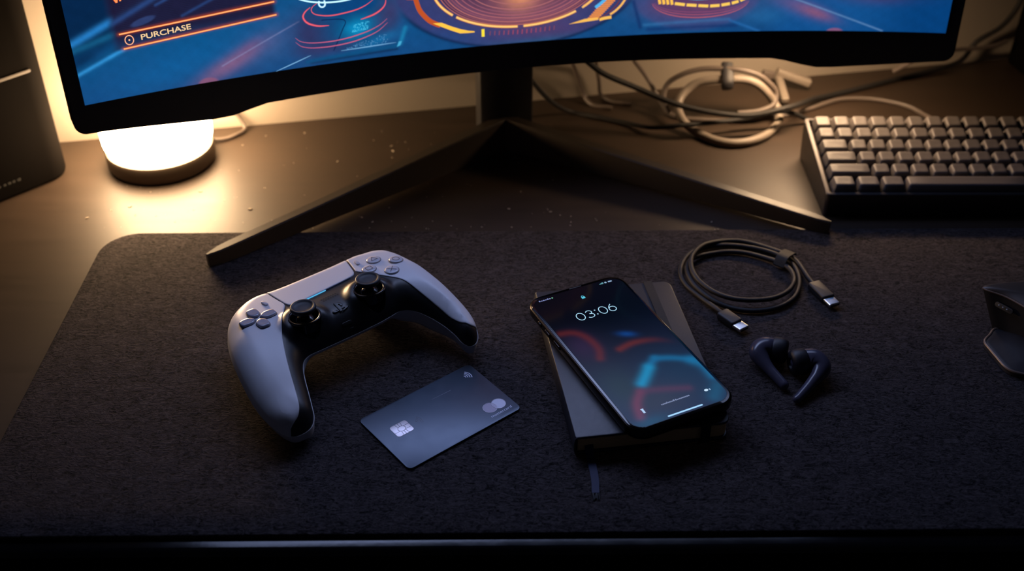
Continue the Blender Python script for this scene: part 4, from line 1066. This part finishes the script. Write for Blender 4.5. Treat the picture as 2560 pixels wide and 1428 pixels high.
Wn = resamp([p[:2] for p in catmull([(x, y, 0) for x, y in Wg], 2, True)], 90)
cW = Wn.mean(0)
wing = MB().add(*loft([lv(Wn, 0.4), lv(Wn, 3.6), lv(cW + (Wn - cW) * 0.96, 4.4), lv(cW + (Wn - cW) * 0.9, 4.3), lv(cW + (Wn - cW) * 0.6, 7.5)])).build('thumb_rest', M_mwing, mo, True, 50)
o = MB().add(*tube([Vector((x - MO[0], y - MO[1], 3.9)) for x, y in np.vstack([Wn, Wn[:1]])], 0.9, 8)).build('rim', M_medge, mo); o.parent = wing
mb = MB()
M_led = mat('small white indicator', srgb(200, 200, 210), 0.4)
dv = Vector((8.5, -11.1, 0)).normalized()
MB().add(*xf(rsolid(3.6, 13, 1.7, -0.4, 0.5, 0.3, 0.2, 6), Matrix.Translation((322.6 - 350, 595.2 - 590, 22.8)) @ basis((0, 0, 0), dv) @ Matrix.Rotation(math.radians(-112), 4, 'Y'))).build('side_button', M_mside, mo)
for k in range(3):
    p = Vector((320.4 - 350, 597.6 - 590, 23.2)) + dv * (2.9 * k)
    MB().add(*xf(lathe([(0.05, 0.45), (0.42, 0.4), (0.5, 0.0)], 12), Matrix.Translation(p + Vector((-0.75, -0.55, 0.3))))).build('indicator', M_led, mo)

# ------------------------------------------------------------------ dust on the desk
mb = MB()
for k in range(150):
    if k < 110:
        x, y = rng.uniform(-330, 60), rng.uniform(728, 885)
    else:
        x, y = rng.uniform(-330, 220), rng.uniform(726, 760)
    r = rng.gamma(2.0, 0.16) + 0.1; a = rng.uniform(0, 6.28)
    pts = [(x + r * math.cos(a) * 1.4, y + r * math.sin(a) * 1.4), (x - r * math.sin(a) * .5, y + r * math.cos(a) * .5), (x - r * math.cos(a) * 1.4, y - r * math.sin(a) * 1.4), (x + r * math.sin(a) * .5, y - r * math.cos(a) * .5)]
    mb.add(*loft([[(p[0], p[1], -2.98) for p in pts], [(p[0], p[1], -2.98 + r * 0.6) for p in pts]]))
o = mb.build('dust', mat('pale dust', srgb(226, 212, 192), 0.9), None, False); tag(o, 'scattered pale dust specks on the desk behind the felt mat', 'dust', kind='stuff')

# ------------------------------------------------------------------ game controller
CR = Matrix(((0.778, -0.624, -0.069), (0.628, 0.775, 0.076), (0.006, -0.102, 0.995)))
q_ = CR.to_quaternion(); q_.normalize(); CR = q_.to_matrix()
CORG = (-110.49, 577.24, 40.0)
gc_ = tag(empty('game_controller', CORG, CR), 'white and black game controller lying face up left of the phone', 'game controller')
OUT = [(0, -13.4), (12, -13.3), (23, -13), (31, -12.2), (36.5, -11.7), (41.3, -13.2), (45.4, -16.6), (50.7, -26), (54.2, -37.5), (55.8, -46), (56.4, -52), (58.8, -55.6), (63.2, -56.3), (67.6, -53.6), (70.6, -48.5), (72.8, -40), (73.4, -30), (73, -15), (72, 1), (71.2, 17), (69.2, 31), (63.5, 42.5), (55, 48.2), (46, 49.8), (40, 50.2), (34, 49.0), (24, 48.2), (0, 48.2), (-20, 48.8), (-27, 49.9), (-34, 51.0), (-41.5, 50.6), (-49, 47.8), (-56.5, 42), (-63, 33), (-68.6, 20), (-73.5, 3.7), (-77.5, -16), (-79.2, -32), (-78.2, -44), (-75.6, -51.5), (-70.6, -56.6), (-64, -57.6), (-58, -56.2), (-53.8, -52.2), (-51.2, -46.3), (-47.6, -37), (-43.8, -27), (-39.9, -19), (-36.7, -15.2), (-32.2, -13.3), (-22, -13.2), (-12, -13.3)]
OUTc = np.array([p[:2] for p in catmull([(x, y, 0) for x, y in OUT], 1.3, True)])
STK = [(-24.6, -1.4), (22.6, -2.0)]
def zf(y): return -26 * np.clip((12 - y) / 72, 0, 1.3) ** 1.7
def Tf(x, y): return 14.0 - 3.0 * sstep(-20, -52, y)
def Tb(x, y): return 13.0 + 3.5 * sstep(-8, -22, y) - 6.8 * sstep(-22, -52, y)
def Rl(x, y):
    r = 12 + 5 * sstep(44, 62, np.abs(x + 3)); w = sstep(22, 42, y)
    r = r * (1 - w) + w * (8 + 4 * sstep(30, 50, np.abs(x)))
    k = sstep(-36, -54, y)
    return r * (1 - k) + 7.0 * k
def bumps(x, y):
    z = 0
    for cx, cy in STK:
        r = np.hypot(x - cx, y - cy); z = z + 3.6 * (1 - sstep(11.6, 18.5, r))
    return z
def front(P, lift=0.0):
    """lift plan points onto the front shell; lift offsets along the surface normal"""
    P = np.asarray(P, float); x, y = P[:, 0], P[:, 1]
    d, near = seg_dist(P, OUTc); R = Rl(x, y); t = np.clip(d / R, 0, 1); p = np.sqrt(np.maximum(0, 1 - (1 - t) ** 2))
    T = Tf(x, y); z = zf(y) - T + T * p + bumps(x, y) * sstep(0, 0.8, t)
    out = P - near; ln = np.maximum(np.hypot(*out.T), 1e-6)
    dirn = -(out) / ln[:, None]
    # on the outline itself take the outward normal of the outline
    edge = d < 1e-3
    if edge.any():
        k = np.argmin(np.hypot(P[edge][:, None, 0] - OUTc[None, :, 0], P[edge][:, None, 1] - OUTc[None, :, 1]), 1)
        tg = np.roll(OUTc, -1, 0) - np.roll(OUTc, 1, 0); nn = np.stack([tg[:, 1], -tg[:, 0]], 1); nn /= np.linalg.norm(nn, axis=1)[:, None]
        dirn[edge] = nn[k]
    nx = dirn * (1 - t)[:, None]; nz = p
    return np.column_stack([x + lift * nx[:, 0], y + lift * nx[:, 1], z + lift * nz])
def back(P):
    P = np.asarray(P, float); x, y = P[:, 0], P[:, 1]
    d, _ = seg_dist(P, OUTc); t = np.clip(d / (Rl(x, y) * 0.95), 0, 1); ep = 2.0 + 1.0 * (1 - sstep(56, 66, np.abs(x))); p = np.maximum(0, 1 - (1 - t) ** ep) ** (1 / ep)
    out = np.zeros((len(P), 2)); e = d < 1e-3
    if e.any():
        k = np.argmin(np.hypot(P[e][:, None, 0] - OUTc[None, :, 0], P[e][:, None, 1] - OUTc[None, :, 1]), 1)
        tg = np.roll(OUTc, -1, 0) - np.roll(OUTc, 1, 0); nn = np.stack([tg[:, 1], -tg[:, 0]], 1); nn /= np.linalg.norm(nn, axis=1)[:, None]
        out[e] = nn[k] * 0.35
    return np.column_stack([x + out[:, 0], y + out[:, 1], zf(y) - Tf(x, y) - Tb(x, y) * p * (1 - (1 - sstep(28, 42, np.abs(x))) * (1 - sstep(10, 30, y)) * 0.72 * (1 - sstep(3, 20, d)))])
def ring_points(step_t):
    """points on inset copies of the outline, dense where the surface rolls over"""
    tg = np.roll(OUTc, -1, 0) - np.roll(OUTc, 1, 0); nn = np.stack([-tg[:, 1], tg[:, 0]], 1); nn /= np.linalg.norm(nn, axis=1)[:, None]
    pts = []
    for th in step_t:
        R = Rl(OUTc[:, 0], OUTc[:, 1]); dd = R * (1 - math.cos(th)); Q = OUTc + nn * dd[:, None]
        d, _ = seg_dist(Q, OUTc); ok = (d > dd * 0.9) & inside(Q, OUTc)
        pts.append(Q[ok])
    return np.concatenate(pts)
RP = ring_points(np.radians([8, 17, 27, 37, 48, 59, 71]))
gxx, gyy = np.meshgrid(np.arange(-80, 75, 1.5), np.arange(-59, 53, 1.5)); G = np.stack([gxx.ravel(), gyy.ravel()], 1)
G = G[inside(G, OUTc)]; dG, _ = seg_dist(G, OUTc); G = G[dG > 0.55 * Rl(G[:, 0], G[:, 1])]
INT = np.concatenate([RP, G])
def region(polyg, extra=None, holes=()):
    polyg = np.asarray(polyg, float)
    pts = INT[inside(INT, polyg)]; d, _ = seg_dist(pts, polyg); pts = pts[d > (0.35 if extra is None else 1.3)]
    for cx, cy, r in holes: pts = pts[np.hypot(pts[:, 0] - cx, pts[:, 1] - cy) > r + 0.4]
    allp = [Vector((float(x), float(y))) for x, y in polyg]; n0 = len(allp); edges = []
    if extra is not None: pts = np.concatenate([pts, extra])
    allp += [Vector((float(x), float(y))) for x, y in pts]
    for cx, cy, r in holes:
        k = len(allp); m = 48
        allp += [Vector((cx + r * math.cos(2 * math.pi * i / m), cy + r * math.sin(2 * math.pi * i / m))) for i in range(m)]
        edges += [(k + i, k + (i + 1) % m) for i in range(m)]
    vv, ee, ff, *_ = delaunay_2d_cdt(allp, edges, [list(range(n0))], 1, 1e-6)
    vv = np.array([p[:] for p in vv]); ff = [f for f in ff]
    if holes:
        cen_ = np.array([vv[list(f)].mean(0) for f in ff]); ok = np.ones(len(ff), bool)
        for cx, cy, r in holes: ok &= np.hypot(cen_[:, 0] - cx, cen_[:, 1] - cy) > r - 0.15
        ff = [f for f, k in zip(ff, ok) if k]
    return vv, ff
HR = 9.9
vv, ff = region(OUTc, None, [(cx, cy, HR) for cx, cy in STK])
mesh('front_shell', front(vv), ff, M_black, gc_, True, 70)
vv, ff = region(OUTc)
e_ = back(OUTc); n_ = len(e_); up = e_ + np.array([0, 0, 0.4]); inn = front(OUTc, -0.4) + np.array([0, 0, 0.4]); b_ = back(vv); k_ = len(b_)
bs = mesh('back_shell', np.concatenate([b_, e_, up, inn]), list(ff) + [(k_ + a * n_ + i, k_ + a * n_ + (i + 1) % n_, k_ + (a + 1) * n_ + (i + 1) % n_, k_ + (a + 1) * n_ + i) for a in (0, 1) for i in range(n_)], M_whiteback, gc_, True, 50)
# raised panels: left and right white covers, touchpad
def out_between(a, b):
    ia = int(np.argmin(np.hypot(*(OUTc - np.array(a)).T))); ib = int(np.argmin(np.hypot(*(OUTc - np.array(b)).T)))
    idx = []; i = ia
    while True:
        idx.append(i)
        if i == ib: break
        i = (i + 1) % len(OUTc)
    return OUTc[idx]
def sm(pts, step=1.2): return np.array([p[:2] for p in catmull([(x, y, 0) for x, y in pts], step)])
def panel(name, polyg, m, lift=0.65):
    polyg = np.asarray(polyg, float)
    d0, _ = seg_dist(polyg, OUTc)
    ctr = np.roll(polyg, -1, 0) - np.roll(polyg, 1, 0); nrm = np.stack([-ctr[:, 1], ctr[:, 0]], 1); nrm /= np.linalg.norm(nrm, axis=1)[:, None] + 1e-9
    ex_ = np.concatenate([polyg + nrm * k for k in (0.22, 0.55, 1.1, -0.22, -0.55, -1.1)])
    ex_ = ex_[inside(ex_, polyg)]; ed, _ = seg_dist(ex_, polyg); ex_ = ex_[(ed > 0.18)]
    do_, _ = seg_dist(ex_, OUTc); ex_ = ex_[do_ > 0.6]
    vv, ff = region(polyg, ex_)
    # edges that border another panel roll down into a groove
    inner = [p for p, d in zip(polyg, d0)]
    dO, _ = seg_dist(vv, OUTc)
    dI = np.full(len(vv), 1e9); nb0 = len(polyg); on_in = d0 > 0.05
    for i in range(nb0):
        a, b = polyg[i], polyg[(i + 1) % nb0]
        if not (on_in[i] or on_in[(i + 1) % nb0]): continue
        e = b - a; t = np.clip(((vv - a) @ e) / (e @ e + 1e-12), 0, 1); q = vv - a - t[:, None] * e
        dI = np.minimum(dI, np.hypot(q[:, 0], q[:, 1]))
    lf = lift * np.sqrt(np.clip(1 - (1 - np.clip((dI + 0.1) / 0.6, 0, 1)) ** 2, 0, 1))
    P = front(vv)
    Pl = front(vv, 1.0) - P
    P = P + Pl * lf[:, None]
    # skirt
    nb_ = len(polyg); sk = front(polyg, -0.9)
    n = len(P); P2 = np.concatenate([P, sk])
    key = {}
    loc = [int(np.argmin(np.hypot(vv[:, 0] - a[0], vv[:, 1] - a[1]))) for a in polyg]
    f2 = list(ff) + [(loc[i], loc[(i + 1) % nb_], n + (i + 1) % nb_, n + i) for i in range(nb_)]
    return mesh(name, P2, f2, m, gc_, True, 60)
LI = sm([(-27.9, 50.0), (-27.2, 40), (-26.3, 30), (-25.6, 24.6), (-26.0, 21.8), (-28.2, 18.6), (-35.7, 7.3), (-41.7, -2.4), (-47.8, -15.4), (-52.3, -26.8), (-56.4, -38.9), (-59.4, -47.4), (-61.4, -51.6), (-64.2, -54.2), (-68.2, -55.4), (-72.2, -55.6)])
outL = out_between((-27.9, 50.0), (-72.2, -55.8))
panel('left_cover', np.concatenate([LI[:-1], outL[::-1][:-1]])[::-1], M_white)
RI = sm([(34.2, 49.0), (32.2, 38), (30.2, 29.0), (29.6, 25.4), (30.8, 22.6), (33.6, 17.6), (40.7, 6.5), (47.3, -2.9), (52.5, -17.3), (55.9, -29.3), (58.6, -41.8), (61.0, -48.6), (64.0, -51.6), (67.6, -51.4), (70.4, -49.2)])
outR = out_between((70.6, -48.5), (34.2, 49.0))
panel('right_cover', np.concatenate([RI[:-1], outR[:-1]])[::-1], M_white)
TB = sm([(-27.1, 49.6), (-26.4, 40), (-25.5, 30), (-24.5, 22.0), (-23.2, 19.6), (-20.5, 18.6), (0, 19.6), (22, 21.4), (25.4, 22.2), (27.4, 24.4), (29.0, 29.5), (31.2, 39), (33.2, 48.8)])
outT = out_between((33.2, 48.8), (-27.1, 49.6))
panel('touchpad', np.concatenate([TB[:-1], outT[:-1]]), M_white, 0.7)
def zat(x, y): return float(front(np.array([[x, y]]))[0, 2])
def tilt_at(x, y):
    e = 0.6; dx = (zat(x + e, y) - zat(x - e, y)) / (2 * e); dy = (zat(x, y + e) - zat(x, y - e)) / (2 * e)
    n = Vector((-dx, -dy, 1)).normalized(); return Vector((0, 0, 1)).rotation_difference(n).to_matrix().to_4x4()
def place(x, y, lift=0.0, rot=0.0): return Matrix.Translation((x, y, zat(x, y) + lift)) @ tilt_at(x, y) @ Matrix.Rotation(rot, 4, 'Z')
def offs(pts, ins):
    P = np.array(pts); c_ = P.mean(0); return c_ + (P - c_) * (1 - ins)
# direction buttons
DP = (-46.4, 19.2)
for ang in (0, 90, 180, 270):
    sh = [(1.9, 0), (4.9, -3.4), (10.9, -3.1), (11.9, -2.0), (12.0, 0), (11.9, 2.0), (10.9, 3.1), (4.9, 3.4)]
    sh = [p[:2] for p in catmull([(x, y, 0) for x, y in sh], 1.0, True)]
    M = place(DP[0], DP[1], 0.75) @ Matrix.Rotation(math.radians(ang - 3), 4, 'Z')
    rings = [[(x, y, z) for x, y in offs(sh, k)] for k, z in ((0.0, -0.8), (0.0, 0.9), (0.06, 1.35), (0.16, 1.6), (0.5, 1.45))]
    MB().add(*xf(loft(rings), M)).build('direction_button', M_dpad, gc_, True, 45)
    gr_ = [[(x, y, z) for x, y in offs(sh, k)] for k, z in ((-0.10, 0.02), (-0.10, 0.12), (0.02, 0.12), (0.02, 0.02))]
    o = MB().add(*xf(loft(gr_, False, False), M)).build('gap', M_mark, gc_, False)
# action buttons with their symbols
FB = {'cross': (47.2, 8.9), 'circle': (56.6, 18.2), 'triangle': (45.6, 28.6), 'square': (36.8, 20.4)}
for nm, (bx_, by_) in FB.items():
    M = place(bx_, by_, 0.75)
    b = MB().add(*xf(lathe([(4.7, -0.8), (4.7, 0.35), (4.45, 0.7), (3.7, 0.9), (1.5, 1.0)], 40), M)).build('action_button', M_clear, gc_, True, 40)
    MB().add(*xf(lathe([(5.05, 0.0), (5.05, 0.1), (4.75, 0.1), (4.75, 0.0)], 40, cap0=False, cap1=False), M)).build('gap', M_mark, gc_, False)
    mb = MB()
    def stroke(pts, w=0.42):
        tmp = MB(); flatline(tmp, pts, w, 1.1); mb.add([tuple(M @ Vector(p)) for p in tmp.v], tmp.f)
    if nm == 'cross': stroke([(-2.3, -2.3), (2.3, 2.3)]); stroke([(-2.3, 2.3), (2.3, -2.3)])
    if nm == 'circle': stroke([(2.4 * math.cos(t), 2.4 * math.sin(t)) for t in np.linspace(0, 2 * math.pi, 30)])
    if nm == 'square': [stroke([a, b_]) for a, b_ in (((-2, -2), (2, -2)), ((2, -2), (2, 2)), ((2, 2), (-2, 2)), ((-2, 2), (-2, -2)))]
    if nm == 'triangle': [stroke([a, b_]) for a, b_ in (((-2.4, -1.6), (2.4, -1.6)), ((2.4, -1.6), (0, 2.6)), ((0, 2.6), (-2.4, -1.6)))]
    o = mb.build('symbol', M_mark, gc_, False); o.parent = b
for x, y, r in ((-34.6, 32.4, 0.1), (35.4, 33.4, -0.1)):
    MB().add(*xf(rsolid(2.6, 6.2, 1.25, -0.4, 0.9, 0.4, 0, 6), place(x, y, 0.75, r))).build('option_button', M_clear, gc_)
# sticks
for cx, cy in STK:
    B0 = place(cx, cy, 0.0); z0 = zat(cx, cy)
    M = Matrix.Translation((cx, cy, z0))
    st = MB().add(*xf(lathe([(10.6, -0.25), (10.5, 0.45), (10.0, 0.8), (9.3, 0.75), (8.9, 0.3), (8.7, -1.0), (8.5, -7.5), (0.4, -8.0)], 56, cap0=False), M)).build('stick_ring', M_blackgl, gc_, True, 60)
    pr = [(8.3, -7.5)] + [(8.2 * math.cos(a), -7.5 + 9.0 * math.sin(a)) for a in np.linspace(0.1, 1.25, 10)]
    tl = M @ Matrix.Rotation(math.radians(2), 4, 'X')
    ts = MB().add(*xf(lathe(pr + [(2.6, 1.3), (2.6, 4.8)], 48), tl)).build('thumbstick', M_blackgl, gc_, True, 60)
    cp = [(r_ * 0.97, z_) for r_, z_ in ((2.8, 4.0), (5.6, 4.3), (7.5, 4.9), (8.3, 5.8), (8.45, 6.9), (8.2, 7.8), (7.6, 8.25), (6.9, 8.2), (6.2, 7.6), (5.4, 7.1), (3.0, 7.1), (0.3, 7.15))]
    o = MB().add(*xf(lathe(cp, 56), tl)).build('stick_cap', M_rubber, gc_, True, 60); o.parent = ts
# light strip below the touchpad
M_strip = mat('cyan light strip', srgb(20, 90, 140), 0.3, emit=srgb(90, 190, 240), estr=0.8)
M_strip2 = mat('dim blue strip', srgb(16, 34, 58), 0.25)
def strip(x0, x1, w, m, name):
    xs_ = np.linspace(x0, x1, 24); yb = lambda x: np.interp(x, [-20.5, 0, 22], [18.6, 19.6, 21.4]) - 0.75
    A = front(np.stack([xs_, yb(xs_) + w / 2], 1), 0.45); B_ = front(np.stack([xs_, yb(xs_) - w / 2], 1), 0.4); n = 24
    A0 = front(np.stack([xs_, yb(xs_) + w / 2], 1), -0.3); B0_ = front(np.stack([xs_, yb(xs_) - w / 2], 1), -0.3)
    return mesh(name, np.concatenate([A, B_, A0, B0_]), [(i, i + 1, n + i + 1, n + i) for i in range(n - 1)] + [(n + i, n + i + 1, 3 * n + i + 1, 3 * n + i) for i in range(n - 1)] + [(i, 2 * n + i, 2 * n + i + 1, i + 1) for i in range(n - 1)], m, gc_, False)
strip(-14.5, 2.5, 0.6, M_strip, 'light_strip'); strip(2.5, 22, 0.6, M_strip2, 'light_strip')
# speaker holes
mb = MB()
for r in range(2):
    for k in range(7):
        x, y = -5.4 + 1.75 * k + 0.5 * r, 11.2 - 2.1 * r + 0.06 * k
        mb.add(*xf(lathe([(0.68, -0.1), (0.66, 0.06), (0.1, 0.03)], 12), place(x, y)))
mb.build('speaker_holes', M_groove, gc_, True, 30)
# centre emblem: an upright P and a lying S, raised in black
mb = MB()
M = place(-0.8, -2.2, 0.0) @ Matrix.Scale(0.86, 4)
def plate(pts, z=0.55):
    mb.add(*xf(loft([[(x, y, -0.3) for x, y in pts], [(x, y, z) for x, y in pts], [(x, y, z + .08) for x, y in offs(pts, 0.06)]]), M))
plate([(-1.3, -4.6), (0.7, -4.0), (0.7, 2.6), (1.5, 2.9), (2.0, 2.3), (2.0, 0.4), (3.1, 0.1), (4.0, 1.2), (3.9, 3.0), (2.6, 4.2), (-1.3, 5.4)])
plate([(-1.7, -1.6), (-4.6, -0.6), (-6.3, -1.4), (-6.4, -2.7), (-4.9, -3.5), (-1.7, -3.4), (-1.7, -2.6), (-3.6, -2.6), (-4.4, -2.1), (-3.4, -1.9), (-1.7, -2.3)])
plate([(1.1, -1.7), (3.6, -0.9), (6.0, -1.3), (6.9, -2.3), (5.8, -3.3), (1.1, -4.9), (1.1, -3.9), (3.8, -2.9), (4.4, -2.4), (3.2, -2.1), (1.1, -2.7)])
mb.build('emblem_button', M_black, gc_, True, 30)
mb = MB(); Mm = place(-1.4, -11.0, 0.0)
mb.add(*xf(rsolid(7.2, 2.6, 1.0, -0.3, 0.4, 0.3, 0, 5), Mm)); mb.build('mute_button', M_black, gc_)
mb = MB(); mb.add(*xf(rsolid(2.6, 0.8, 0.3, -0.1, 0.12, 0.05, 0, 3), place(-2.4, -11.9 - 6.6, 0))); mb.build('microphone_slot', M_groove, gc_)
# triggers and bumpers on the far side
for sx, cx in ((-1, -37.0), (1, 38.0)):
    rings = []
    for y, z0, z1, w in ((28, -32.5, -20, 20), (34, -34.6, -15, 24), (39, -34.8, -14.5, 25), (43, -33.2, -15, 24), (45.5, -29, -16, 22), (46.2, -25, -18, 18)):
        rings.append([(cx + x, y, (z0 + z1) / 2 + z) for x, z in rrect(w, z1 - z0, min(5, (z1 - z0) / 2.2), 5)])
    MB().add(*loft(rings)).build('trigger', M_black, gc_, True, 50)
    rings = []
    for y, z0, z1, w in ((38, -14, -8, 24), (44, -14.2, -8, 25), (47, -13.5, -8.5, 23), (47.8, -12, -9.5, 20)):
        rings.append([(cx + x, y, (z0 + z1) / 2 + z) for x, z in rrect(w, z1 - z0, min(2.5, (z1 - z0) / 2.2), 4)])
    MB().add(*loft(rings)).build('bumper', M_black, gc_, True, 50)
lowest = 1e9
for ch in gc_.children:
    if ch.type == 'MESH':
        a = np.array([v.co[:] for v in ch.data.vertices]) / MM @ np.array(CR).T + np.array(CORG); lowest = min(lowest, a[:, 2].min())
        if a[:, 2].min() < 3: print('LOW', ch.name, round(float(a[:, 2].min()), 2))

# ------------------------------------------------------------------ light
w = bpy.data.worlds.new('world'); scene.world = w; w.use_nodes = True
bg = w.node_tree.nodes['Background']; bg.inputs['Color'].default_value = (0.35, 0.38, 0.6, 1); bg.inputs['Strength'].default_value = 0.016

scene.view_settings.view_transform = 'Standard'; scene.view_settings.look = 'None'
scene.view_settings.exposure = 0.0; scene.view_settings.gamma = 1.0; scene.view_settings.use_curve_mapping = False
scene.cycles.use_denoising = True
scene.cycles.max_bounces = 8
scene.cycles.sample_clamp_indirect = 6.0
scene.cycles.caustics_reflective = False
